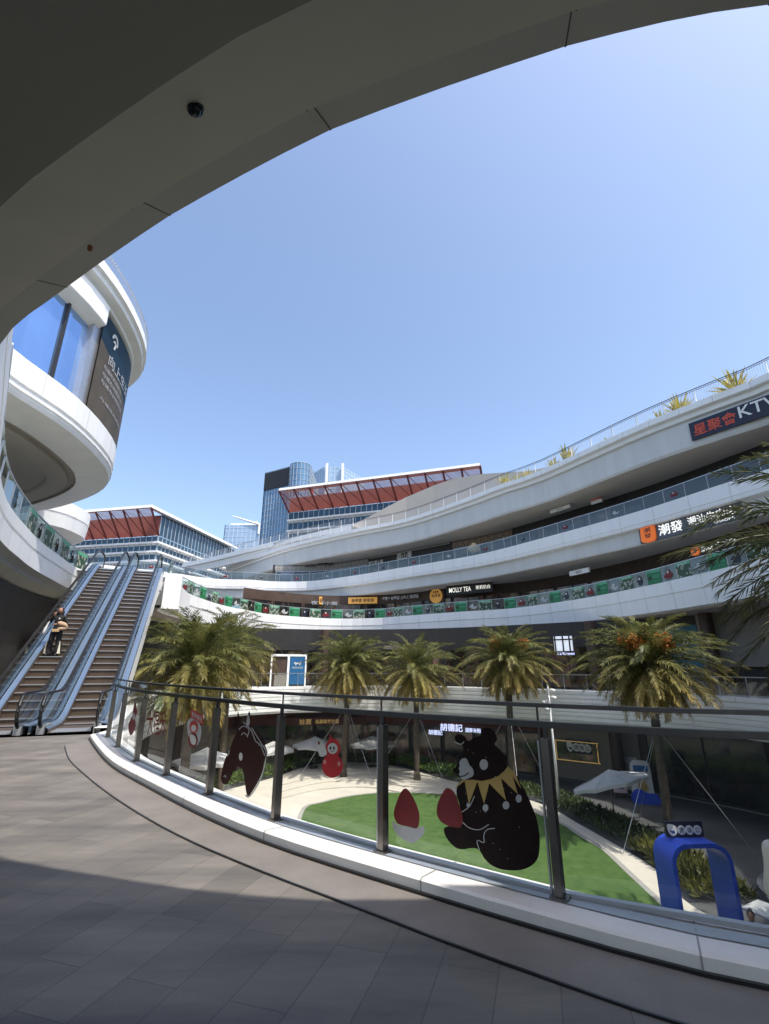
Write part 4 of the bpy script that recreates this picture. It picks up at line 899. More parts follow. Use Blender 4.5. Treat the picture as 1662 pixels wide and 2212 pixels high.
board_sign('dim_restaurant_sign', 'dim grey lettering on the dark third floor shopfront left of the amber strip', W3, 672, 1297, 1307, 735, 1296, None, .2, .05, [('lettering', '夜宵小館', .02, 0, .1, .9, .9, M['alu'])])
board_sign('dim_restaurant_sign', 'dim grey lettering on the dark third floor shopfront right of the amber strip', W3, 828, 1289, 1299, 915, 1285, None, .2, .05, [('lettering', '牛肉火鍋', .02, 0, .1, .9, .9, M['alu'])])
board_sign('vertical_shop_sign', 'small amber blade sign at the left end of the third floor shops', W3, 688, 1290, 1306, 694, 1290, M['lit_yellow'], .5, .08, [('lettering', '福', .02, .1, .2, .9, .8, M['txt_dark'])])
board_sign('mushroom_restaurant_sign', 'white three character letters on the dark fourth floor shopfront', W4, 860, 1197, 1212, 893, 1196, None, .2, .05, [('lettering', '蒜山季', .025, 0, 0, 1, 1, M['txt_white'])])
board_sign('mushroom_restaurant_sign', 'small white lettering at the left of the dark fourth floor shopfront', W4, 799, 1214, 1222, 830, 1212, None, .2, .05, [('lettering', '野生菌火鍋', .02, 0, 0, 1, 1, M['txt_white'])])
board_sign('tea_house_sign', 'dark lettering on the grey lattice frieze of the fourth floor', W4, 662, 1219, 1228, 722, 1212, None, .22, .05, [('lettering', '手作茶飲', .02, 0, 0, .4, .9, M['txt_dark']), ('lettering', '四季', .02, .7, .1, 1, 1, M['txt_dark'])])
h_ = hit(W4, 703, 1218); t = thing('plane_ornament', 'dark little aeroplane shaped ornament above the lattice frieze', 'ornament'); frr = (h_[1], UP, h_[2]); k_ = h_[0].y/1035
mb = MB(); mb.prism([(a*k_, b*k_) for a, b in csmooth([(-14,-4),(0,-2),(16,-5),(8,1),(2,2),(-2,14),(-5,3),(-12,1)], 3)], frr, h_[0]+h_[2]*.5, .1); mb.build('silhouette', M['txt_dark'], t)
# cream lantern ornament
h_ = hit(W4, 1033, 1186); t = thing('cream_lantern', 'cream jar shaped lantern at the right lattice frieze of the fourth floor', 'lantern'); k_ = h_[0].y/1035
mb = MB(); mb.lathe([(.01, -10*k_), (8*k_, -9*k_), (13*k_, -4*k_), (13*k_, 1*k_), (9*k_, 5*k_), (5*k_, 7*k_), (5*k_, 10*k_), (.01, 10*k_)], h_[0]+h_[2]*.8, 20); mb.build('shade', emis('cream_shade', (.75, .62, .42), .15), t, True)
# hanging way signs under the galleries
def hanging_sign(label, W, x0, x1, y, dy, slope):
    a = hit(W, x0, y); b = hit(W, x1, y-slope); A, B = a[0], b[0]; R = (B-A); R.z = 0; L = R.length; R.normalize(); N = Vector((R.y, -R.x, 0)); hh = dy*A.y/1035
    t = thing('hanging_sign', label, 'hanging sign'); o = Vector((A.x, A.y, A.z-hh))
    mb = MB(); mb.prism([(0,0),(L,0),(L,hh),(0,hh)], (R, UP, N), o, .18); mb.build('sign_box', M['white'], t)
    mb = MB(); mb.text('出口', .02, o+N*.18+R*L*.35+UP*hh*.2, (R, UP, N), L*.3, hh*.6, .01); mb.build('lettering', M['txt_dark'], t)
    mb = MB()
    for k in (.1, .9): p = o+R*L*k+UP*hh; mb.tube([p, p+UP*.6], .012, 5)
    mb.build('hanger', M['alu'], t)
hanging_sign('small white hanging sign on two rods under the fourth floor ceiling', offset(L4, 1.6), 1191, 1234, 1103, 8, 12)
hanging_sign('white hanging sign box tilted under the third floor ceiling on the right', offset(L3B, 1.6), 1233, 1275, 1235, 10, 5)
h_ = hit(offset(L4, 2.2), 1290, 1080); t = thing('restaurant_ornament_sign', 'brown roast shaped shop ornament over a white plate sign under the fourth floor ceiling', 'shop sign'); k_ = h_[0].y/1035; frr = (h_[1], UP, h_[2])
mb = MB(); mb.prism([(a*k_, b*k_) for a, b in csmooth([(-13,0),(-12,9),(-3,12),(9,10),(13,2),(8,-1)], 3)], frr, h_[0], .1); mb.build('figure', M['louvre'], t); mb = MB(); mb.prism([(-14*k_,-8*k_),(14*k_,-8*k_),(14*k_,-1*k_),(-14*k_,-1*k_)], frr, h_[0], .12); mb.build('plate', M['white'], t)
# level 2 signs
board_sign('clothing_shop_sign', 'thin dark AMONA letters on the second floor wall between the two middle palms', W2, 832, 1395, 1402.5, 872, 1394, M['hoarding'], .3, .1, [('lettering', 'AMONA', 0, .08, .15, .92, .85, M['txt_dark'])])
board_sign('cafe_sign', 'small blue lettered cafe sign beyond the palm on the right of the second floor', W2, 1206, 1408, 1417, 1247, 1408, M['navy'], .4, .06, [('lettering', 'Ici & Maintenant', .01, .04, .2, .96, .85, M['lit_blue'])])
t = thing('shop_kiosk', 'white framed shop front with a blue dog sign beside the left palms', 'kiosk')
a = hit(offset(L2, 2.6), 582, 1478); b = hit(offset(L2, 2.6), 660, 1478); R = (b[0]-a[0]); R.z = 0; L = R.length; R.normalize(); N = Vector((R.y, -R.x, 0)); frr = (R, UP, N); o = Vector((a[0].x, a[0].y, 0)); hh = 2.55
mb = MB(); mb.box(o+R*L/2+UP*(hh/2)-N*.6, (L, hh, 1.1), fr=frr); mb.build('body', M['brown'], t)
mb = MB()
for x0, x1, y0, y1 in ((0,.12,0,hh),(L*.46,L*.52,0,hh),(L-.12,L,0,hh),(0,L,hh-.12,hh+.05)): mb.box(o+R*(x0+x1)/2+UP*(y0+y1)/2+N*.02, (x1-x0, y1-y0, .12), fr=frr)
mb.build('frame', M['white'], t)
mb = MB(); mb.box(o+R*L*.28+UP*.55+N*.03, (L*.33, .9, .1), fr=frr); mb.build('counter', M['hoarding'], t)
mb = MB(); mb.box(o+R*(L*.75)+UP*1.3, (L*.43, 2.2, .1), fr=frr); pb = mb.build('sign_panel', M['bluesign'], t)
mb = MB(); mb.text('HOUND', .01, o+R*L*.6+UP*1.45+N*.06, frr, L*.3, .16, .01)
dg_ = [(0,.25),(.12,.28),(.2,.22),(.55,.24),(.7,.34),(.68,.2),(.62,.14),(.62,0),(.54,0),(.52,.1),(.24,.1),(.22,0),(.14,0),(.13,.14),(.02,.16)]
mb.prism([(L*.64+x*.9, 1.72+y*.9) for x, y in dg_], frr, o+N*.06, .01); mb.build('emblem', M['film_white'], pb)
# level 1 signs
board_sign('noodle_shop_sign', 'red brown noodle shop fascia with gold brush characters on the plaza level', W1, 578, 1551, 1568, 790, 1553, M['redbrown'], .32, .06, [('gold_lettering', '扯面', .03, .32, .15, .44, .85, M['lit_gold']), ('small_lettering', '長壽鄉養生面', .02, .48, .2, .72, .75, M['lit_gold'])])
board_sign('rice_noodle_sign', 'bright blue white glowing characters over the plaza level noodle shop', W1, 955, 1560, 1579, 1042, 1562, None, .36, .04, [('lettering', '胡德記', .03, 0, .1, .56, .95, M['lit_blue']), ('small_lettering', '湖南米粉', .03, .62, .1, 1, .62, M['lit_blue'])])
board_sign('rice_noodle_sign', 'smaller blue white glowing characters lower left of the larger noodle sign', offset(L2, 2.9), 928, 1575, 1586, 958, 1576, None, .2, .04, [('lettering', '胡德記', .03, 0, 0, 1, 1, M['lit_blue'])])
# bubble tea shop window + sign (round letters)
def round_letter_sign(name, label, o, fr, w_, h, board, parent_th=.08):
    t = thing(name, label, 'shop sign')
    R = h*.36
    if board: P = [(0,0),(w_,0),(w_,h),(0,h)]; mb = MB(); mb.prism(P, fr, Vector(o)-fr[2]*parent_th, parent_th); mb.build('board', board, t)
    mb = MB(); mb.prism(csmooth([(w_*.04, h*.82), (w_*.06, h*.3), (w_*.17, h*.08), (w_*.28, h*.3), (w_*.28, h*.62), (w_*.2, h*.8)], 3), fr, Vector(o)+fr[2]*.004, .01); e = mb.build('emblem', M['txt_white'], t)
    mb = MB(); mb.prism(csmooth([(w_*.08,h*.5),(w_*.13,h*.3),(w_*.22,h*.26),(w_*.2,h*.45),(w_*.15,h*.4)], 3), fr, Vector(o)+fr[2]*.016, .004); mb.build('emblem_figure', M['bluesign'], e)
    for k, c in enumerate('煲珠公'):
        cx = w_*(.41+.215*k); mb = MB(); mb.prism(ell(cx, h*.45, R*.85, R*.85, 18), fr, Vector(o)+fr[2]*.004, .01); d_ = mb.build('letter_disc', M['txt_white'], t)
        mb = MB(); mb.text(c, .01, Vector(o)+fr[0]*(cx-R*.5)+UP*(h*.45-R*.5), fr, R, R, .018); mb.build('character', M['navy'], d_)
    return t
h_ = hit(W1, 1292, 1612); h2_ = hit(W1, 1207, 1618); wd = (Vector(h_[0])-Vector(h2_[0])).length
frr = (h2_[1], UP, h2_[2]); kk = h2_[0].y/1035
round_letter_sign('bubble_tea_sign', 'row of white round letters over the bubble tea shop window on the plaza level', Vector(h2_[0])+h2_[2]*.45+h2_[1]*.7+UP*(-.1), frr, wd*.62, .85, M['navy'])
t = thing('tea_shop_window', 'dark bubble tea shop window outlined by a glowing amber frame', 'shop window')
o = Vector(h2_[0])+h2_[2]*.35; zb = hit(W1, 1207, 1634)[0].z
P = csmooth([(0,.1),(.1,0),(wd-.1,0),(wd,.1),(wd,1.1),(wd-.1,1.2),(.1,1.2),(0,1.1)], 2)
mb = MB(); mb.prism(P, frr, Vector((o.x, o.y, zb-.1)), .06); mb.build('pane', M['shop'], t)
mb = MB(); pts = [Vector((o.x, o.y, zb-.1))+frr[0]*x+UP*y+frr[2]*.08 for x, y in P]; mb.tube(pts+pts[:1], .035, 6); mb.build('frame', M['lit_gold'], t)
h_ = hit(W1, 1365, 1660); t = thing('notice_poster', 'white upright notice poster on the pillar right of the bubble tea shop', 'poster'); frr = (h_[1], UP, h_[2])
mb = MB(); mb.prism([(-.45,-.7),(.45,-.7),(.45,.7),(-.45,.7)], frr, h_[0]+h_[2]*.25, .04); mb.build('sheet', M['film_white'], t)
mb = MB(); rect(mb, h_[0]+h_[2]*.3, frr, -.3, -.3, .3, .32); rect(mb, h_[0]+h_[2]*.3, frr, -.2, -.58, .2, -.5); mb.build('print', M['film_grey'], t)

# ------------------------------------------------------------------ palms
def palm_crown(seed, R, n=128, leaf=58, up=1.0):
    rnd = random.Random(seed); mb = MB(); ga = 2.39996
    for i in range(n):
        q = i/(n-1); e = math.radians(86-140*q**.85*(1/up) + rnd.uniform(-8, 8)); az = i*ga+rnd.uniform(-.2, .2)
        L = R*rnd.uniform(1.02, 1.28)*(.78+.3*math.sin(PI*min(1, q*1.1+.08))); droop = math.radians(rnd.uniform(62, 98))*(1-.55*q)
        ca, sa = math.cos(az), math.sin(az); fwd = Vector((ca, sa, 0)); side = Vector((-sa, ca, 0)); tw_ = rnd.uniform(-.35, .35)
        p = Vector((ca*.12, sa*.12, rnd.uniform(-.25, .15)-.25*q)); ns = 12; pts = [p.copy()]; dirs = []
        for k in range(ns):
            a = e-droop*(k/ns)**1.4; d = fwd*math.cos(a)+UP*math.sin(a); dirs.append(d); p = p+d*(L/ns); pts.append(p.copy())
        dirs.append(dirs[-1])
        mb.tube(pts, [.028*(1-.8*k/ns) for k in range(ns+1)], 4, 0, False)
        for k in range(leaf):
            u = .1+.9*(k+.5)/leaf; f = u*ns; j = min(ns-1, int(f)); b = pts[j].lerp(pts[j+1], f-j); d = dirs[j]
            up_ = side.cross(d).normalized()*-1
            if up_.z < 0 and e > 0: up_ = -up_
            ll = .17*R*(math.sin(PI*(.12+.80*u))**.6)*rnd.uniform(.82, 1.12)
            if u < .2: ll *= .5
            for sgn in (-1, 1):
                an = math.radians(52-26*u+rnd.uniform(-8, 8)); vv = rnd.uniform(-.35, .75)
                sd_ = (side*math.cos(tw_)+up_*math.sin(tw_))*sgn
                dd = (d*math.cos(an)+sd_*math.sin(an)+up_*vv*.8-UP*.18).normalized()
                tip = b+dd*ll-UP*ll*.12; mid = b+dd*ll*.4; wv = dd.cross(up_).normalized()*(.021*R/3)
                mb.add([b, mid+wv, tip, mid-wv], [(0, 1, 2, 3)])
    return mb
def palm_trunk(h, r, seed):
    rnd = random.Random(seed); mb = MB(); prof = [(r*1.35, 0), (r*1.05, .5)]; z = .5
    while z < h-.7: prof += [(r*rnd.uniform(1.0, 1.08), z), (r*rnd.uniform(.86, .93), z+.07)]; z += .15
    prof += [(r*1.25, h-.6), (r*1.6, h-.25), (r*1.1, h+.15), (.02, h+.3)]
    mb.lathe(prof, (0, 0, 0), 12)
    for k in range(46):                       # old leaf bases under the crown
        a = rnd.uniform(0, 2*PI); zz = h-.15-rnd.uniform(0, 1.3); rr_ = r*1.1
        p = Vector((math.cos(a)*rr_, math.sin(a)*rr_, zz)); mb.tube([p, p+Vector((math.cos(a)*.16, math.sin(a)*.16, .2))], [.05, .02], 4)
    return mb
def fruit(seed, n=9):
    rnd = random.Random(seed); mb = MB()
    for c in range(n):
        a = rnd.uniform(0, 2*PI); base = Vector((math.cos(a)*.15, math.sin(a)*.15, .0)); top_ = base+Vector((math.cos(a)*.75, math.sin(a)*.75, .5+rnd.uniform(0, .4)))
        mb.tube([base, top_], .025, 4)
        for k in range(26):
            d = Vector((rnd.uniform(-1,1)+math.cos(a)*.6, rnd.uniform(-1,1)+math.sin(a)*.6, rnd.uniform(-1.3,.35))).normalized()*rnd.uniform(.2, .5)
            q = top_+d; mb.tube([top_, q], .012, 3); mb.tube([q+Vector((0,0,.05)), q, q-Vector((0,0,.08))], [.04,.05,.03], 5)
    return mb
crowns = [palm_crown(3, 3.0), palm_crown(11, 3.0, 104), palm_crown(21, 3.0, 140), palm_crown(33, 3.0, 96), palm_crown(47, 3.0, 124)]
crown_me = [c.build('crown', M['palm']) for c in crowns]
PALMS = [  # photo point of the crown centre, distance, radius, crown mesh, turn, fruit, wires, label
 (428,1432,23.0,2.85,2,.3,0,0,'large full feather palm beside the right escalator, its crown lowest on the left'),
 (505,1400,30.0,2.65,1,1.9,0,0,'feather palm standing half hidden behind the large left palm'),
 (748,1434,38.0,2.85,0,.8,0,1,'small slender feather palm right of the blue dog kiosk'),
 (897,1442,37.0,3.0,3,2.7,0,1,'feather palm between two others near the middle, in front of the AMONA letters'),
 (1086,1422,32.0,2.8,4,4.1,8,1,'feather palm with a few orange fruit stalks right of the middle'),
 (1388,1428,24.5,2.95,2,5.2,18,1,'feather palm with bright orange fruit in front of the teal hoarding'),
 (1975,1195,10.9,3.9,2,1.2,0,0,'dark shaded feather palm nearest the camera at the right edge')]
used_me = set()
for x, y, Y, R, ci, rz, fr_n, wires, lb in PALMS:
    c_ = ony(x, y, Y); hgt = c_.z-Z1
    t = thing('palm_tree', lb, 'palm tree', (c_.x, c_.y, Z1), rz, 'palms round the plaza lawn')
    palm_trunk(hgt, .2, int(x)).build('trunk', M['trunk'], t, True)
    if ci in used_me: cr = crown_me[ci].copy(); COL.objects.link(cr)
    else: cr = crown_me[ci]; used_me.add(ci)
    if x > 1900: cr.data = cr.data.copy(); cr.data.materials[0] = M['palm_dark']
    cr.parent = t; cr.location = (0, 0, hgt); cr.scale = (R/3, R/3, R/3*(1+.10*math.sin(x))); t.rotation_euler = (.035*math.sin(x*1.7), .035*math.cos(x*2.3), rz)
    if fr_n: f_ = fruit(int(x), fr_n).build('fruit', M['fruit'], t, True); f_.location = (0, 0, hgt+.3)
    if wires:
        for k in range(3):
            a = 2*PI*k/3+.5; mb = MB(); mb.tube([(0, 0, hgt*.62), (math.cos(a)*3.1, math.sin(a)*3.1, .05)], .013, 5); mb.build('support_wire', M['alu'], t)

# ------------------------------------------------------------------ hedges, shrubs, agaves
def leaf_mass(P, wd, hgt, n, seed, size=.13, z0=Z1, thin=.3):
    rnd = random.Random(seed); mb = MB(); L = length(P)
    for _ in range(n):
        p, R = at(P, rnd.uniform(0, L-.01)); N = Vector((-R.y, R.x, 0)); u = rnd.uniform(-1, 1); top_ = hgt*(1-.45*u*u)*(.75+.25*math.sin(p.x*2.1+p.y*1.3)*math.sin(p.y*1.7))
        c = p+N*u*wd/2+Vector((0, 0, z0+top_*rnd.uniform(.25, 1)**.6)); a = rnd.uniform(0, 2*PI); el = rnd.uniform(.1, 1.4); s_ = size*rnd.uniform(.6, 1.4)
        d = Vector((math.cos(a)*math.cos(el), math.sin(a)*math.cos(el), math.sin(el))); w_ = d.cross(Vector((rnd.uniform(-1,1), rnd.uniform(-1,1), rnd.uniform(-1,1)))).normalized()*s_*thin
        mb.add([c, c+d*s_*.5+w_, c+d*s_, c+d*s_*.5-w_], [(0, 1, 2, 3)])
    return mb
pc = path+path[:1]
pl_ = [onz(x, y, Z1) for x, y in [(380,1760),(415,1735),(479,1710),(584,1682),(665,1655),(717,1646),(771,1647),(815,1649),(877,1660),(972,1686)]]
hd1 = offset(crom(pl_, .6), 1.0)
t = thing('hedge', 'low sunlit green hedge along the far edge of the cream path', 'hedge'); leaf_mass(hd1, 2.0, .9, 16000, 5, .17).build('foliage', M['hedge'], t)
pr_ = [onz(x, y, Z1) for x, y in [(972,1686),(1080,1708),(1180,1739),(1247,1776),(1348,1832)]]
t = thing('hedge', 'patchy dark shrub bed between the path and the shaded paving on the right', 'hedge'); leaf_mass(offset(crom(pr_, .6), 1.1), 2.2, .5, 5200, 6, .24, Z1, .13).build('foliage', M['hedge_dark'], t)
pr_ = [onz(x, y, Z1) for x, y in [(1360,1840),(1398,1862),(1435,1890),(1500,1948)]]
t = thing('hedge', 'yellow green ornamental grass strip leading up to the blue arch', 'hedge'); leaf_mass(offset(crom(pr_, .4), 1.0), 1.9, .6, 5200, 8, .34, Z1, .09).build('foliage', M['grass_tuft'], t)
def agave(seed, n=46):
    rnd = random.Random(seed); mb = MB()
    for i in range(n):
        a = i*2.4+rnd.uniform(-.3, .3); e = math.radians(rnd.uniform(12, 82)); L = rnd.uniform(1.0, 1.55); d0 = Vector((math.cos(a)*math.cos(e), math.sin(a)*math.cos(e), math.sin(e))); sd_ = Vector((-math.sin(a), math.cos(a), 0))
        p = Vector((0, 0, .05)); vs = []; wd = (.05, .075, .065, .035, .003)
        for k in range(5): q = p+d0*L*k/4-UP*.16*(k/4)**2; vs += [q-sd_*wd[k], q+sd_*wd[k]]
        mb.add(vs, [(2*k, 2*k+1, 2*k+3, 2*k+2) for k in range(4)])
    return mb
ag = [agave(1), agave(2)]; ag_me = [a.build('leaves', M['agave']) for a in ag]; agu = set()
roofl = offset(RF, 1.0)
AG = [(1585,822,1.0,'spiky yellow agave nearest the right end of the roof edge'),(1465,872,.9,'spiky yellow agave second from the right on the roof edge'),(1425,892,.6,'small low agave just left of the second roof agave'),(1222,976,1.0,'broad spiky yellow agave in the middle of the roof edge'),
      (1195,993,.7,'smaller agave leaning beside the middle roof agave'),(1140,1018,.7,'agave left of the middle on the roof edge'),(1095,1036,.85,'yellow agave in front of the beige roof wall'),(1120,1028,.5,'tiny agave between two others on the roof edge'),(1310,944,.45,'sparse small agave on the roof edge between the two bigger clumps')]
for i, (x, y, s_, lb) in enumerate(AG):
    h_ = hit(roofl, x, y); t = thing('agave_plant', lb, 'plant', (h_[0].x, h_[0].y, 17.87), i*1.3, 'yellow agaves along the roof edge')
    k = i % 2
    if k in agu: c_ = ag_me[k].copy(); COL.objects.link(c_)
    else: c_ = ag_me[k]; agu.add(k)
    c_.parent = t; c_.scale = (s_*1.45,)*3

# ------------------------------------------------------------------ escalators
RUN, Y0, Y1 = 13.3, .9, 12.4
SL = Z3/(Y1-Y0)
def pz(y):
    def ramp(t, s_=.5): return t if t > s_ else (0 if t < -s_ else (t+s_)**2/(4*s_))
    return SL*(ramp(y-Y0)-ramp(y-Y1))
def escalator(name, label, loc, rz):
    t = thing(name, label, 'escalator', loc, rz, 'twin escalators')
    ys = [-.9, -.5, 0]+[.3*k for k in range(1, 46)]+[13.6, 14.0]
    st = MB(); st.box((0, .19, -.02), (.92, .38, .04)); vs = []
    for k in range(6): vs += [(-.46, .03*math.sin(k/5*PI*.5), -.04-.2*k/5), (.46, .03*math.sin(k/5*PI*.5), -.04-.2*k/5)]
    st.add(vs, [(2*k, 2*k+1, 2*k+3, 2*k+2) for k in range(5)], 1); st.box((0, -.006, -.018), (.92, .03, .03), 0, 2)
    s0 = st.build('step', [M['step'], M['step_riser'], M['alu']], t); s0.location = (0, .1, pz(.1)+.012)
    y = .1+.38
    while y < 13.2:
        c = s0.copy(); COL.objects.link(c); c.parent = t; c.location = (0, y, pz(y+.0)+.012); y += .38
    def strip(mb, prof, mi=0):      # prof: list of (x, dz) swept along the incline
        n = len(prof); b = len(mb.v)
        for y in ys:
            for x, dz in prof: mb.v.append((x, y, pz(y)+dz))
        for i in range(len(ys)-1):
            for q in range(n-1): mb.f.append((b+i*n+q, b+i*n+q+1, b+(i+1)*n+q+1, b+(i+1)*n+q)); mb.m.append(mi)
    for sg in (-1, 1):
        mb = MB(); strip(mb, [(sg*.47, -.25), (sg*.475, .10)]); mb.build('skirt_panel', M['step_riser'], t)
        mb = MB(); strip(mb, [(sg*.475, .10), (sg*.50, .13), (sg*.60, .20)]); mb.build('inner_deck', M['deck'], t)
        mb = MB(); strip(mb, [(sg*.64, .20), (sg*.66, .21), (sg*.83, .19), (sg*.83, .02)]); mb.build('outer_deck', M['deck'], t)
        mb = MB(); strip(mb, [(sg*.62, .19), (sg*.62, .93)]); a0 = [(sg*.62, -.9+.37*math.cos(q), .56+.37*math.sin(q)) for q in [PI/2+PI*k/10 for k in range(11)]]
        mb.add(a0, [tuple(range(len(a0)))]); mb.build('balustrade_glass', M['glass_esc'], t)
        hp = [(sg*.62, -.55, .17), (sg*.62, -.9, .17)]+[(sg*.62, -.9+.40*math.cos(q), .57+.40*math.sin(q)) for q in [PI*1.5-PI*k/10 for k in range(1, 10)]]+[(sg*.62, y, pz(y)+.965) for y in ys]+[(sg*.62, 14.0+.4*math.cos(q), Z3+.57+.4*math.sin(q)) for q in [PI/2-PI*k/8 for k in range(1, 9)]]
        mb = MB()
        for a in (-.022, .022): pass
        mb.bar([hp[i] for i in range(11, 11+len(ys))], .085, .05); mb.tube(hp[:12], .042, 8); mb.tube(hp[10+len(ys):], .042, 8); mb.build('handrail', M['black'], t)
        mb = MB(); mb.box((sg*.62, -.62, .1), (.16, .8, .2)); mb.build('newel_base', M['alu'], t)
    mb = MB(); strip(mb, [(.83, .02), (.83, -.95), (-.83, -.95), (-.83, .02)]); mb.build('truss_cladding', M['white'], t)
    mb = MB(); mb.box((0, -.25, .004), (1.0, .9, .016)); mb.box((0, 13.7, Z3+.012), (1.0, .9, .016)); mb.build('comb_plate', M['alu'], t)
    return t
E_RZ = math.atan2(.37, .929)
E1 = escalator('escalator', 'right hand escalator of the pair, empty, beside the palms', (-8.35, 14.15, 0), E_RZ)
E2 = dup(E1); E2.location = (-8.35-1.72*.929, 14.15-1.72*.37, 0); E2['label'] = 'left hand escalator of the pair, carrying the person in black'

# ------------------------------------------------------------------ people
def skin_figure(name, joints, edges, mat, parent, sub_=2):
    me = bpy.data.meshes.new(name); me.from_pydata([j[:3] for j in joints], edges, []); o = bpy.data.objects.new(name, me); COL.objects.link(o)
    m = o.modifiers.new('skin', 'SKIN'); sk = me.skin_vertices[0] if me.skin_vertices else None
    if sk is None:
        bm = bmesh.new(); bm.from_mesh(me); bm.verts.layers.skin.verify(); bm.to_mesh(me); bm.free(); sk = me.skin_vertices[0]
    for i, j in enumerate(joints):
        r = j[3]; sk.data[i].radius = (r if not isinstance(r, tuple) else r[0], r if not isinstance(r, tuple) else r[1]); sk.data[i].use_root = (i == 0)
    m2 = o.modifiers.new('sub', 'SUBSURF'); m2.levels = sub_; m2.render_levels = sub_
    dg = bpy.context.evaluated_depsgraph_get(); nm = bpy.data.meshes.new_from_object(o.evaluated_get(dg)); bpy.data.objects.remove(o)
    nm.materials.clear()
    for mm in (mat if isinstance(mat, list) else [mat]): nm.materials.append(mm)
    nm.polygons.foreach_set('use_smooth', [True]*len(nm.polygons)); ob = bpy.data.objects.new(name, nm); link(ob, parent); return ob
M['cloth_black'] = pm('black_cloth', (.012, .012, .014), .8, var=.3, scale=8); M['cloth_beige'] = pm('beige_fleece', (.46, .31, .20), .9, var=.12, scale=14, bump=.3)
M['hair'] = pm('dark_hair', (.012, .008, .007), .5, var=.3, scale=30); M['bag'] = pm('translucent_white_bag', (.62, .62, .63), .45, var=.1, scale=6); M['stripe'] = pm('cream_trouser_stripe', (.62, .58, .46), .8)
def ellipsoid(mb, c, r, n=14, m=9, sq=None):
    prof = [(math.sin(PI*k/m), -math.cos(PI*k/m)) for k in range(m+1)]; b = len(mb.v)
    for a, z in prof:
        for k in range(n): mb.v.append((c[0]+r[0]*max(a, .01)*math.cos(2*PI*k/n), c[1]+r[1]*max(a, .01)*math.sin(2*PI*k/n), c[2]+r[2]*z))
    for i in range(m):
        for k in range(n): mb.f.append((b+i*n+k, b+i*n+(k+1) % n, b+(i+1)*n+(k+1) % n, b+(i+1)*n+k)); mb.m.append(0)
def hand(name, wrist, dirv, palmn, parent, mat, curl=.9, flip=1):
    d = Vector(dirv).normalized(); n_ = Vector(palmn).normalized(); s_ = d.cross(n_).normalized()*flip; w0 = Vector(wrist)
    J = [(*w0, .024), (*(w0+d*.045), (.036, .018)), (*(w0+d*.085), (.040, .017))]; E_ = [(0, 1), (1, 2)]
    for k, (off_, ln) in enumerate(((-.032, .075), (-.011, .085), (.011, .08), (.032, .062))):
        b = w0+d*.088+s_*off_; i = len(J); a = curl; p1 = b+d*.012; p2 = p1+(d*math.cos(a*.6)+n_*math.sin(a*.6))*ln*.5; p3 = p2+(d*math.cos(a*1.5)+n_*math.sin(a*1.5))*ln*.45
        J += [(*p1, .0095), (*p2, .0088), (*p3, .007)]; E_ += [(2, i), (i, i+1), (i+1, i+2)]
    i = len(J); b = w0+d*.03-s_*.036; J += [(*b, .012), (*(b+d*.03-s_*.022+n_*.012), .010), (*(b+d*.058-s_*.018+n_*.03), .008)]; E_ += [(1, i), (i, i+1), (i+1, i+2)]
    return skin_figure(name, J, E_, mat, parent, 1)
# standing person, local frame: faces -y (down the escalator)
E2q = Matrix.Rotation(E_RZ, 3, 'Z')
ey = None
best = None
for k in range(2, 30):                          # the step whose tread the photo shows under the feet
    yy = .1+.38*k; p = E2.location+E2q @ Vector((-.12, yy+.18, 0)); z_ = pz(yy)+.02; r = ray(137, 1413); zr = H+r[2]*p.y/r[1]
    if best is None or abs(zr-z_) < best[0]: best = (abs(zr-z_), p, z_)
pp = best[1]
person = thing('person', 'person in black with a hooded head holding a beige jacket, riding down the left escalator', 'person', (pp.x, pp.y, best[2]), E_RZ*.55)
J = [(0,0,.92,(.15,.11)), (0,0,1.05,(.135,.10)), (0,.0,1.22,(.15,.105)), (0,.01,1.35,(.155,.09)), (0,.01,1.43,(.06,.055)), (0,-.01,1.51,.052),
     (-.17,.01,1.36,.058), (-.28,.0,1.14,.046), (-.19,-.17,1.27,.037), (-.10,-.22,1.37,.027),            # right arm raised to the mouth (left in the picture)
     (.17,.01,1.36,.058), (.27,.02,1.12,.047), (.14,-.19,1.06,.037), (.06,-.22,1.07,.027),                # left arm folded across the waist
     (-.10,.0,.86,.105), (-.13,-.02,.47,.085), (-.16,.0,.10,.075), (.10,0,.86,.105), (.12,-.03,.47,.085), (.14,.0,.10,.075)]
Ed = [(0,1),(1,2),(2,3),(3,4),(4,5),(3,6),(6,7),(7,8),(8,9),(3,10),(10,11),(11,12),(12,13),(0,14),(14,15),(15,16),(0,17),(17,18),(18,19)]
body = skin_figure('body', J, Ed, M['cloth_black'], person)
mb = MB(); ellipsoid(mb, (0,-.02,1.575), (.075,.092,.108)); hd = mb.build('head', M['skin'], person, True)
mb = MB(); mb.add([(0,-.128,1.575),(-.016,-.108,1.548),(.016,-.108,1.548),(0,-.104,1.6)], [(0,1,2),(0,2,3),(0,3,1)]); mb.build('nose', M['skin'], hd)
mb = MB()
for s_ in (-1, 1): ellipsoid(mb, (s_*.029,-.103,1.588), (.012,.008,.007), 8, 5)
mb.build('eye', M['black'], hd); mb = MB(); ellipsoid(mb, (0,-.103,1.525), (.024,.008,.007), 8, 5); mb.build('mouth', pm('lips', (.22,.06,.05), .5), hd)
mb = MB(); ellipsoid(mb, (0,.012,1.60), (.092,.098,.112)); mb.v = [(x, y if y > -.055 or z > 1.655 else -.055, z) for x, y, z in mb.v]; mb.tube([(-.085,.0,1.6),(-.095,.0,1.5),(-.085,-.02,1.40)], [.035,.04,.03], 8); mb.tube([(.085,.0,1.6),(.095,.0,1.5),(.085,-.02,1.40)], [.035,.04,.03], 8); mb.build('hair', M['hair'], person, True)
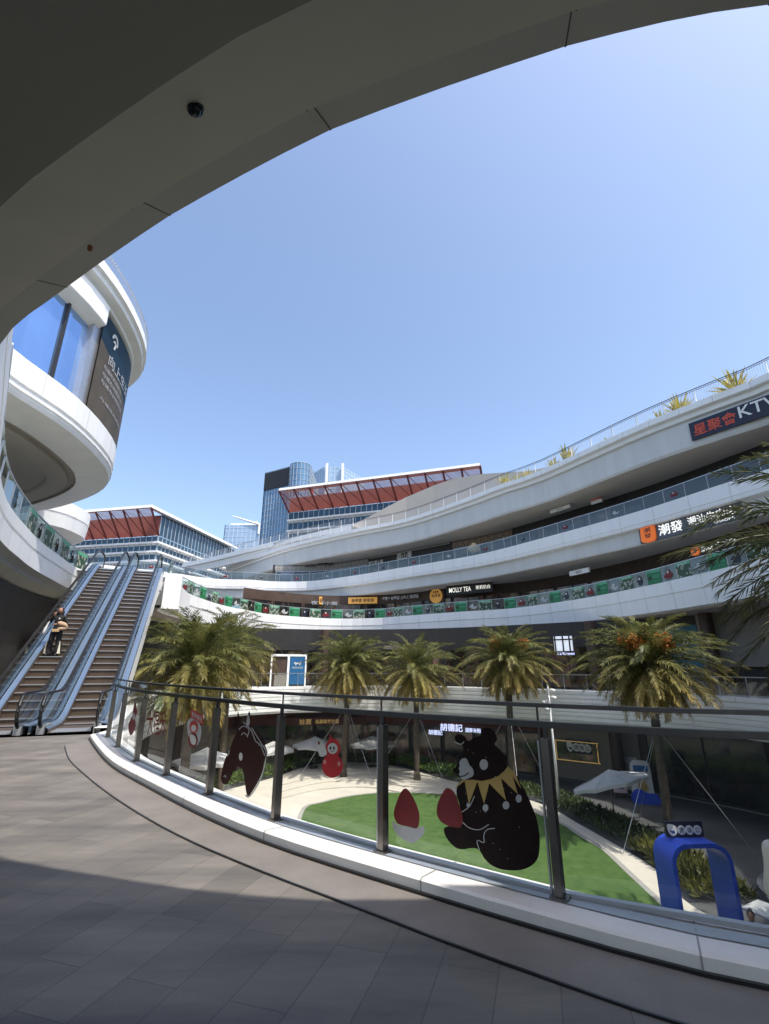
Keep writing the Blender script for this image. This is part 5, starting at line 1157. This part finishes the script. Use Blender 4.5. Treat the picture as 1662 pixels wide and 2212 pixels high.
hand('hand', (-.10,-.22,1.37), (.25,-.35,.9), (.6,.5,-.2), person, M['skin'], 1.0); hand('hand', (.06,-.22,1.07), (-.9,-.35,.1), (0,.5,-.8), person, M['skin'], 1.0)
for sg in (-1, 1):
    xs = -.16 if sg < 0 else .14
    mb = MB(); mb.lathe([(.10,.42),(.11,.25),(.135,.08),(.125,.05)], (xs,.0,0), 16); mb.build('trouser_leg', M['cloth_black'], person, True)
    mb = MB(); vs = []
    for k in range(7):
        z = .5-.42*k/6; r = .112+.03*k/6; a0 = -PI/2+sg*(.55); wd_ = .1+.42*k/6
        vs += [(xs+r*math.cos(a0-wd_*.5), r*math.sin(a0-wd_*.5), z), (xs+r*math.cos(a0+wd_*.9), r*math.sin(a0+wd_*.9), z)]
    mb.add(vs, [(2*k, 2*k+1, 2*k+3, 2*k+2) for k in range(6)]); mb.build('trouser_stripe', M['stripe'], person)
    mb = MB(); ellipsoid(mb, (xs, -.05, .04), (.055,.13,.045)); mb.build('shoe', M['black'], person, True)
mb = MB(); mb.prism([(0,0),(.05,.01),(.06,.05),(.03,.07),(0,.06)], (Vector((1,0,0)), UP, Vector((0,-1,0))), (.02,-.115,1.25), .006); mb.build('chest_emblem', M['film_white'], person)
def lump(name, label, cat, pts, mat, loc, rz): 
    t = skin_figure(name, pts, [(i, i+1) for i in range(len(pts)-1)], mat, None, 2); t.location = loc; t.rotation_euler = (0, 0, rz); return tag(t, label, cat)
PL, PR_ = person.location.copy(), E_RZ*.55
lump('jacket', 'beige fleece jacket folded over the arm of the person on the escalator', 'jacket', [(.05,-.26,1.12,(.06,.07)),(.18,-.24,1.10,(.10,.09)),(.31,-.16,1.05,(.10,.09)),(.34,-.12,.95,(.07,.07)),(.2,-.22,.93,(.09,.07)),(.08,-.26,.90,(.06,.05))], M['cloth_beige'], PL, PR_)
lump('carrier_bag', 'white carrier bag held on the raised arm of the person on the escalator', 'bag', [(-.24,-.1,1.22,(.03,.02)),(-.30,-.12,1.05,(.07,.03)),(-.34,-.14,.88,(.10,.06)),(-.36,-.14,.76,(.09,.06)),(-.37,-.14,.70,(.04,.03))], M['bag'], PL, PR_)
bx_ = MB(); bx_.box((.07,-.30,.86), (.2,.1,.09)); o = bx_.build('snack_box', pm('tan_card_box', (.55,.38,.20), .7)); o.location = PL; o.rotation_euler = (0,0,PR_); tag(o, 'small tan snack box hanging below the beige jacket', 'box')
# person seated by the blue arch, only head and shoulders clear of the kerb
sp = onz(1622, 1976, Z1+1.26)
seat = thing('person', 'dark haired person seated by the white table near the blue arch', 'person', (sp[0], sp[1], Z1), -.6)
J = [(0,0,.50,(.15,.13)),(0,.0,.70,(.13,.1)),(0,.0,.92,(.16,.1)),(0,0,1.02,(.15,.085)),(0,0,1.09,.055),(0,-.02,1.17,.05),(-.17,0,1.03,.055),(-.24,-.05,.8,.045),(-.15,-.25,.74,.036),(.17,0,1.03,.055),(.24,-.05,.8,.045),(.15,-.25,.74,.036),
     (-.1,-.08,.48,.09),(-.12,-.45,.47,.075),(-.12,-.47,.06,.055),(.1,-.08,.48,.09),(.12,-.45,.47,.075),(.12,-.47,.06,.055)]
skin_figure('body', J, [(0,1),(1,2),(2,3),(3,4),(4,5),(3,6),(6,7),(7,8),(3,9),(9,10),(10,11),(0,12),(12,13),(13,14),(0,15),(15,16),(16,17)], pm('mauve_top', (.16,.10,.12), .8, var=.2, scale=8), seat)
mb = MB(); ellipsoid(mb, (0,-.02,1.24), (.075,.092,.108)); mb.build('head', M['skin'], seat, True)
mb = MB(); ellipsoid(mb, (0,.015,1.265), (.09,.095,.108)); ellipsoid(mb, (0,.09,1.33), (.05,.05,.05)); mb.build('hair', M['hair'], seat, True)
for s_ in (-1, 1): hand('hand', (s_*.15,-.25,.74), (-s_*.3,-.9,-.1), (0,0,-1), seat, M['skin'], .7, s_)
def bench(): 
    t = thing('stool', 'dark stool under the seated person near the blue arch', 'stool', (sp[0], sp[1], Z1), -.6); mb = MB(); mb.lathe([(.19,.40),(.2,.42),(.19,.44),(.01,.44)], (0,.03,0), 16); mb.build('seat', M['black'], t)
    for k in range(4): a = PI/4+k*PI/2; mb = MB(); mb.tube([(.13*math.cos(a),.03+.13*math.sin(a),.4),(.17*math.cos(a),.03+.17*math.sin(a),0)], .012, 6); mb.build('leg', M['steel'], t)
bench()
tp = onz(1640, 1972, Z1+.72); t = thing('cafe_table', 'square white cafe table beside the blue arch', 'table', (tp[0]+.35, tp[1]+.1, Z1), .5)
mb = MB(); mb.box((0,0,.72), (1.0,1.0,.04)); mb.build('tabletop', M['film_white'], t); mb = MB(); mb.lathe([(.03,.02),(.03,.7)], (0,0,0), 10); mb.lathe([(.25,0),(.25,.03),(.02,.035)], (0,0,0), 18); mb.build('pedestal', M['steel'], t)

# ------------------------------------------------------------------ umbrellas
def umbrella(label, x, y, Y, R=1.75, tilt=0):
    c = ony(x, y, Y); t = thing('parasol', label, 'parasol', (c.x, c.y, Z1), Y, 'white parasols round the plaza'); hh = c.z-Z1
    mb = MB(); n = 8; vs = [(0, 0, hh+.55)]
    for rg, zz in ((.5, .24), (1.0, 0)):
        for k in range(n*2):
            a = PI*k/n; sag = (-.02 if k % 2 else -.08*rg); r_ = R*rg*(.94 if k % 2 else 1); vs.append((r_*math.cos(a), r_*math.sin(a), hh+zz+sag+tilt*r_*math.cos(a)/R))
    for k in range(n*2): vs.append((vs[1+n*2+k][0]*1.0, vs[1+n*2+k][1]*1.0, vs[1+n*2+k][2]-.16))
    m_ = n*2; fs = [(0, 1+k, 1+(k+1) % m_) for k in range(m_)]
    for b in (1, 1+m_):
        for k in range(m_): fs.append((b+k, b+m_+k, b+m_+(k+1) % m_, b+(k+1) % m_))
    mb.add(vs, fs); mb.build('canopy', M['umbrella'], t); mb = MB(); mb.tube([(0,0,0),(0,0,hh+.6)], .03, 8); mb.build('pole', M['steel'], t); mb = MB(); mb.box((0,0,.06), (.6,.6,.12)); mb.build('base', M['dark'], t)
    for k in range(8):
        a = 2*PI*k/8; mb = MB(); mb.tube([(0,0,hh+.48),(R*math.cos(a),R*math.sin(a),hh-.02+tilt*math.cos(a))], .01, 4); mb.build('rib', M['alu'], t)
umbrella('white parasol left of the red gourd sticker, in front of the noodle shops', 680, 1607, 41.0, 1.7)
umbrella('white parasol behind the second palm trunk from the left in the middle', 805, 1605, 41.5, 1.8)
umbrella('white parasol seen through the horse sticker panel on the left', 590, 1618, 40.0, 1.6)
umbrella('large white parasol low beside the left palm trunks', 445, 1640, 27.0, 1.6)
umbrella('slanting grey white parasol in front of the bubble tea shop', 1318, 1688, 27.5, 1.9, -.55)

# ------------------------------------------------------------------ small plaza things
# blue arch (rounded portal) with its sign
A0 = ony(1462, 1905, 16.0); arch = thing('blue_arch', 'cobalt blue rounded photo arch standing on the path beyond the kerb', 'arch', (8.95, 16.35, Z1), 0)
def arch_shape(W_, H_, r, n=8): return [(-W_/2, 0), (-W_/2, H_-r)]+[(-W_/2+r-r*math.cos(PI/2*k/n), H_-r+r*math.sin(PI/2*k/n)) for k in range(1, n+1)]+[(W_/2-r+r*math.sin(PI/2*k/n), H_-r+r*math.cos(PI/2*k/n)) for k in range(0, n+1)]+[(W_/2, 0)]
ou, inn = arch_shape(1.76, 2.6, .5), arch_shape(1.54, 2.49, .41); dp = .95; mb = MB(); n = len(ou)
vs = [(x, -dp/2, z) for x, z in ou]+[(x, -dp/2, z) for x, z in inn]+[(x, dp/2, z) for x, z in ou]+[(x, dp/2, z) for x, z in inn]
fs = []
for i in range(n-1): fs += [(i, i+1, n+i+1, n+i), (2*n+i, 3*n+i, 3*n+i+1, 2*n+i+1), (i, 2*n+i, 2*n+i+1, i+1), (n+i, n+i+1, 3*n+i+1, 3*n+i)]
mb.add(vs, fs); o = mb.build('portal', M['blue_paint'], arch); fix_normals(o)
arch.rotation_euler = (0, 0, .04)
ar = Matrix.Rotation(.04, 3, 'Z'); sgo = Vector((8.95, 16.35, Z1+2.62))+ar @ Vector((-.62, .05, 0)); frr = (ar @ Vector((1,0,0)), UP, ar @ Vector((0,-1,0)))
round_letter_sign('arch_sign', 'small navy board of white round letters standing on top of the blue arch', sgo, frr, 1.12, .40, M['navy'])
# white lamp post with spot lights
lp_ = onz(1209, 1740, Z1); t = thing('lamp_post', 'tall white lamp post with a cluster of spot lights right of the bear sticker', 'lamp post', (lp_[0], lp_[1], Z1))
top_z = ony(1182, 1478, lp_[1]).z-Z1
mb = MB(); mb.tube([(0,0,0),(0,0,top_z*.5),(0,0,top_z)], [.085,.065,.045], 10); mb.build('pole', M['white'], t, True)
for a, z_ in ((.4, -.35), (-.5, -.75), (2.6, -1.0), (-2.2, -1.35)):
    mb = MB(); c_ = Vector((math.cos(a)*.3, math.sin(a)*.12, top_z+z_)); mb.tube([(0,0,top_z+z_+.05), tuple(c_)], .018, 6); mb.build('bracket', M['white'], t)
    mb = MB(); d_ = Vector((math.cos(a), -.5, -.35)).normalized(); mb.tube([c_-d_*.12, c_+d_*.14], [.08,.11], 12); mb.build('spot_light', M['white'], t, True)
# display stands beside the slanting parasol
def place(x, y): return onz(x, y, Z1)
p_ = place(1343, 1725); t = thing('menu_board', 'pale pink menu board under the slanting parasol', 'menu board', (p_[0], p_[1], Z1), -.4)
mb = MB(); mb.box((0,0,.85), (.75,.05,1.1)); mb.build('board', M['pink_board'], t); mb = MB(); mb.box((0,-.03,1.0), (.5,.01,.35)); mb.box((0,-.03,.62), (.42,.01,.18)); mb.build('print', M['txt_dark'], t); mb = MB(); mb.box((-.3,0,.16), (.04,.3,.32)); mb.box((.3,0,.16), (.04,.3,.32)); mb.build('leg', M['steel'], t)
p_ = place(1362, 1722); t = thing('menu_board', 'white menu board with a rounded hoop right of the pink board', 'menu board', (p_[0], p_[1], Z1), -.4)
mb = MB(); mb.box((0,0,.9), (.7,.05,1.0)); mb.build('board', M['film_white'], t); mb = MB(); mb.tube([(-.45,-.05,1.0),(-.4,-.05,.3),(0,-.05,.12),(.4,-.05,.3),(.45,-.05,1.0)], .03, 6); mb.build('hoop', M['film_white'], t)
p_ = place(1393, 1735); t = thing('display_stand', 'tall white and blue cutout display stand beside the palm trunk', 'display stand', (p_[0], p_[1], Z1), -.3)
mb = MB(); mb.prism([(a, b) for a, b in csmooth([(-.5,0),(-.55,1.2),(-.45,2.1),(.1,2.2),(.5,2.05),(.55,1.0),(.5,0)], 3)], (Vector((1,0,0)), UP, Vector((0,-1,0))), (0,0,0), .1); mb.build('panel', M['film_white'], t)
mb = MB(); mb.prism(csmooth([(-.55,.0),(-.6,.5),(-.2,.75),(.2,.55),(.7,.5),(.75,.0)], 3), (Vector((1,0,0)), UP, Vector((0,-1,0))), (0,-.11,0), .06); mb.build('wave', M['blue_paint'], t)
mb = MB(); mb.prism(csmooth([(-.2,.7),(-.15,1.1),(.15,1.15),(.3,.7)], 3), (Vector((1,0,0)), UP, Vector((0,-1,0))), (0,-.11,0), .04); mb.build('figure', M['gold'], t)
mb = MB(); mb.prism([(-.35,1.65),(.4,1.65),(.4,1.95),(-.35,1.95)], (Vector((1,0,0)), UP, Vector((0,-1,0))), (0,-.11,0), .02); mb.build('header', M['bluesign'], t)
# round grey platform and a white inflatable figure at the right edge
t = thing('round_platform', 'low round grey platform on the shaded paving right of the blue arch', 'platform', (15.0, 18.2, Z1)); mb = MB(); mb.lathe([(2.6,0),(2.6,.34),(2.5,.38),(.01,.38)], (0,0,0), 48); mb.build('disc', pm('grey_platform', (.13,.13,.14), .7), t)
mb = MB(); mb.lathe([(2.63,.05),(2.63,.12)], (0,0,0), 48); mb.build('rim', M['alu'], t)
fg = ony(1672, 1850, 12.6); t = thing('inflatable_figure', 'pale rounded inflatable figure cut off by the right edge of the picture', 'inflatable', (fg.x, fg.y, Z1))
zt = fg.z-Z1
o = skin_figure('body', [(0,0,.3,.35),(0,0,zt*.5,.32),(0,0,zt*.85,.25),(0,0,zt,.22),(0,0,zt+.35,.20),(-.22,-.1,zt*.7,.11),(-.3,-.15,zt*.45,.09)], [(0,1),(1,2),(2,3),(3,4),(2,5),(5,6)], pm('cream_inflatable', (.62,.56,.48), .45, var=.05), t)
# toy car at the left edge
tc_ = ony(12, 1478, 12.8); t = thing('toy_car', 'pale green childrens toy car parked at the left edge beside the escalator', 'toy car', (-11.9, 12.9, 0), .5)
mb = MB(); mb.prism(csmooth([(-.6,.18),(-.62,.45),(-.3,.55),(-.15,.8),(.25,.8),(.4,.52),(.62,.45),(.6,.18)], 3), (Vector((1,0,0)), UP, Vector((0,-1,0))), (0,.3,0), .6); mb.build('body', pm('pale_green_plastic', (.45,.55,.22), .4), t)
for x in (-.36, .36):
    for y in (-.3, .3): mb = MB(); mb.tube([(x, y-.06, .17), (x, y+.06, .17)], .17, 16); mb.build('wheel', M['black'], t)
mb = MB(); mb.tube([(0,.1,.75),(.08,.0,.86)], .02, 6); mb.tube([(.1+.14*math.cos(q), .14*math.sin(q), .88) for q in [2*PI*k/12 for k in range(13)]], .018, 6); mb.build('steering_wheel', M['steel_dark'], t)
# dome camera and a small rust coloured sensor on the soffit above
def on_incline(x, y):
    # the inclined soffit strip: search distance along the ray until it meets the canopy profile
    r = ray(x, y); bestd = None
    P = L3A; N = normals(P); t_ = 1.2
    while t_ < 9:
        p = Vector((r[0]*t_, r[1]*t_, H+r[2]*t_)); d = min(range(len(P)-1), key=lambda i: (Vector(P[i])+Vector(P[i+1])-Vector((2*p.x, 2*p.y))).length)
        dist = (Vector((p.x, p.y))-Vector(P[d])).dot(Vector((-(P[d+1][1]-P[d][1]), P[d+1][0]-P[d][0])).normalized())
        zz = 5.22+(dist-.33)/(.98-.33)*(4.86-5.22) if dist > .33 else 5.3
        if dist >= .98: zz = 4.80
        if p.z >= zz: return p
        t_ += .01
    return None
cm = on_incline(421, 231); t = thing('dome_camera', 'small dark dome camera fixed to the underside of the overhead gallery', 'camera', cm, .6)
mb = MB(); mb.lathe([(.055,.03),(.055,-.012),(.048,-.024)], (0,0,0), 20); mb.build('base', M['dark'], t, True); mb = MB(); mb.lathe([(.044,-.02),(.040,-.042),(.026,-.06),(.004,-.066)], (0,0,0), 20); mb.build('dome', pm('smoked_dome', (.012,.02,.026), .08, .2), t, True)
cm = on_incline(195, 536); t = thing('soffit_sensor', 'tiny rust orange sensor cap on the overhead gallery underside', 'sensor', cm); mb = MB(); mb.lathe([(.022,.02),(.022,-.02),(.01,-.03)], (0,0,0), 10); mb.build('cap', pm('rust_cap', (.28,.12,.03), .7), t, True)

# ------------------------------------------------------------------ offices and towers beyond
SC_ = 1.7
def far(x, y, z=0): return Vector((x*SC_, y*SC_, H+(z-H)*SC_))
def office(name, label, corners, ztop, zcan, setb, floors, nrib, capw=.5):
    """corners: plan polyline left->right at eaves; glass storeys set back, louvred red canopy between"""
    t = thing(name, label, 'building'); E_ = [Vector((c[0], c[1])) for c in corners]; P = [(c.x, c.y) for c in E_]; I = offset(P, setb)
    # true mitre for the two-segment polylines
    if len(P) == 3 and abs((E_[1]-E_[0]).normalized().cross((E_[2]-E_[1]).normalized())) > .1:
        a, b, c = E_; t1 = (b-a).normalized(); t2 = (c-b).normalized(); n1 = Vector((-t1.y, t1.x)); n2 = Vector((-t2.y, t2.x)); m = (n1+n2).normalized(); k = setb/m.dot(n1)
        d1, d2 = setb, 1.6; q1 = a+n1*d1; q2 = c+n2*d2; den = t1.x*t2.y-t1.y*t2.x; w_ = q2-q1
        kk = (w_.x*t2.y-w_.y*t2.x)/den; I[0] = tuple(q1); I[1] = tuple(q1+t1*kk); I[2] = tuple(q2)
    mb = MB(); sweep(mb, P, [(setb*.6, ztop+.2), (0, ztop+.2), (-.2, ztop-.8), (.4, ztop-.9)]); mb.build('roof_edge', M['white'], t)
    nseg = 1
    a, b = Vector((*P[0], 0)), Vector((*P[1], 0)); ia, ib = Vector((*I[0], 0)), Vector((*I[1], 0))
    mb = MB()
    for k in range(nrib+1):
        u = k/nrib; o = a.lerp(b, u)+UP*(ztop-.9); q = ia.lerp(ib, u)+UP*zcan; mb = MB(); mb.tube([o, q], .38, 4)
        if k < nrib: mb.tube([o, ia.lerp(ib, (k+1)/nrib)+UP*zcan], .16, 4)
        mb.build('canopy_rib', M['louvre_rib'], t)
    mb = MB(); n = 24
    for k in range(n):
        u = (k+.5)/n; p = a.lerp(ia, u)+UP*((ztop-.9)*(1-u)+zcan*u); q = b.lerp(ib, u)+UP*((ztop-.9)*(1-u)+zcan*u); d = ((ia+UP*zcan)-(a+UP*(ztop-.9))).normalized()*.185; d.z += .05
        mb.quad(p-d, q-d, q+d, p+d)
    mb.build('louvre_slats', M['louvre'], t)
    mb = MB(); sweep(mb, I[:2], [(0, ztop-1), (0, zcan)]); mb.build('attic_wall', M['louvre_back'], t)
    if len(I) > 2: mb = MB(); sweep(mb, I[1:], [(0, ztop-.9), (0, zcan)]); mb.build('attic_glazing', M['office_glass'], t)
    fh = (zcan-0)/floors
    for k in range(floors):
        z1 = zcan-k*fh; z0 = z1-fh
        mb = MB(); sweep(mb, I, [(0, z1-.2), (0, z0+1.1)]); mb.build('window_band', M['office_glass'], t)
        mb = MB(); sweep(mb, I, [(-.1, z0+1.1), (-1.3, z0+1.0), (-1.3, z0+.35), (-.1, z0+.25), (0, z0-.2)]); mb.build('ledge', M['white'], t)
    mb = MB()
    for (p, q) in zip(I[:-1], I[1:]):
        L = math.hypot(q[0]-p[0], q[1]-p[1]); n = int(L/2.2)
        for k in range(n+1): c = Vector((*p, 0)).lerp(Vector((*q, 0)), k/n); R = Vector((q[0]-p[0], q[1]-p[1], 0)).normalized(); c = c+Vector((R.y, -R.x, 0))*.1; zz_ = ztop-1.2 if (p is I[-2] and len(I) > 2) else zcan; mb.box((c.x, c.y, zz_/2), (.22, .3, zz_), math.atan2(R.y, R.x))
    mb.build('mullions', M['tower_fin'], t)
    return t
ptop = ony(1037, 1001, 153); ztop = ptop.z; pL = onz(603, 1056, ztop); r_ = ray(1200, 985)
office('office_block', 'glass office with a long red brown louvred roof canopy rising to the right', [pL, (ptop.x, ptop.y)], ztop, ztop-7.2, 9, 14, 12)
c0 = ony(328, 1091, 153); zt2 = c0.z; cL = onz(150, 1105, zt2); cL = tuple(Vector((c0.x, c0.y))+(Vector(cL)-Vector((c0.x, c0.y)))*1.5); cR = onz(513, 1183, zt2)
office('office_block', 'glass office with white ledges and a shorter red louvred canopy at the left', [cL, (c0.x, c0.y), cR], zt2, zt2-8.4, 8, 14, 9)
# mesh screen below the right-hand eave of the left office
# towers
def tower_b(name, label, pts, z, fins, mat, rnd=False, step=4.2):
    t = thing(name, label, 'building'); mb = MB(); P = pts+[pts[0]]; sweep(mb, P, [(0, z), (0, 0)]); mb.build('glazing', mat, t, rnd)
    mb = MB(); mb.add([(p[0], p[1], z) for p in pts], [tuple(range(len(pts)))]); mb.build('roof', M['alu'], t)
    mb = MB(); k = step
    while k < z: sweep(mb, P, [(-.12, k), (-.25, k+.15), (-.12, k+.3)]); k += step
    fm = M['hazy_fin'] if mat is M['hazy_glass'] else M['tower_fin']; mb.build('floor_line', fm, t)
    mb = MB()
    for q in resample(P, fins): mb.box((q[0], q[1], z/2), (.45, .45, z))
    mb.build('mullions', fm, t); return t
DT = 300.
def px(x, y, Y): p = ony(x, y, Y); return p
zl = px(600, 997, DT).z; A = px(566, 1100, DT+18); B = px(616, 1100, DT); C = px(665, 1100, DT+4)
r_ = (C.x-B.x)/2; cx, cy = (B.x+C.x)/2, B.y+8
arc = [(cx-r_*math.cos(PI*k/14), cy-r_*1.0*math.sin(PI*k/14)) for k in range(15)]
pts = [(A.x, A.y+2)]+arc+[(C.x, C.y+45), (A.x, C.y+45)]
pts = pts[::1]
t = tower_b('glass_tower', 'tall blue glass tower with a rounded right corner and a black top panel', pts, zl, 2.6, M['tower_glass'])
n_ = (Vector((A.x, A.y+2, 0))-Vector((arc[0][0], arc[0][1], 0))).normalized(); nn = Vector((-n_.y, n_.x, 0)) if Vector((-n_.y, n_.x, 0)).y < 0 else Vector((n_.y, -n_.x, 0))
a_, b_ = Vector((A.x, A.y+2, 0))+nn*.6, Vector((arc[0][0], arc[0][1], 0))+nn*.6; mb = MB(); mb.quad(a_+UP*(zl-14), b_+UP*(zl-14), b_+UP*(zl-1), a_+UP*(zl-1)); mb.build('top_panel', M['dark'], t)
mb = MB(); q = Vector((C.x+.4, C.y+12, zl-16)); mb.box(q, (1.2, 5, 4)); mb.build('red_emblem', M['txt_red'], t)
D2 = 420.; p1 = px(664, 1012, D2); p2 = px(700, 1008, D2); p3 = px(785, 1020, D2+30); z2 = p2.z
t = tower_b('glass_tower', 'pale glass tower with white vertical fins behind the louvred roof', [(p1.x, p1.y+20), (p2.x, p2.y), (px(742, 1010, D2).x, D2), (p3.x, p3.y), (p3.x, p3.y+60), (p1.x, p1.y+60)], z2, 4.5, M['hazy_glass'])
for x in (707, 741): q = px(x, 1005, D2-3); mb = MB(); mb.box((q.x, q.y, z2/2+1), (2.2, 2.2, z2+2)); mb.build('fin', M['white'], t)
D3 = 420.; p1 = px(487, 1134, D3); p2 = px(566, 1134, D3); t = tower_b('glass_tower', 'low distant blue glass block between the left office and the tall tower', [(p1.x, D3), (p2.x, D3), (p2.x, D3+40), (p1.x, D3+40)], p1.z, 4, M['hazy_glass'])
mb = MB(); mb.box(((p1.x+p2.x)/2, D3+15, p1.z+1.5), ((p2.x-p1.x)*.8, 20, 3)); mb.build('plant_room', M['white'], t)
a_, b_ = px(503, 1115, D3-1), px(560, 1133, D3-1); t = thing('roof_crane', 'thin white crane boom over the distant low glass block', 'crane'); mb = MB(); mb.tube([a_, b_], [.5, 1.2], 5); mb.build('boom', M['white'], t); mb = MB(); mb.tube([b_, b_-UP*9], .9, 5); mb.tube([b_+UP*3-Vector((3,0,0)), b_], .4, 5); mb.build('mast', M['white'], t)
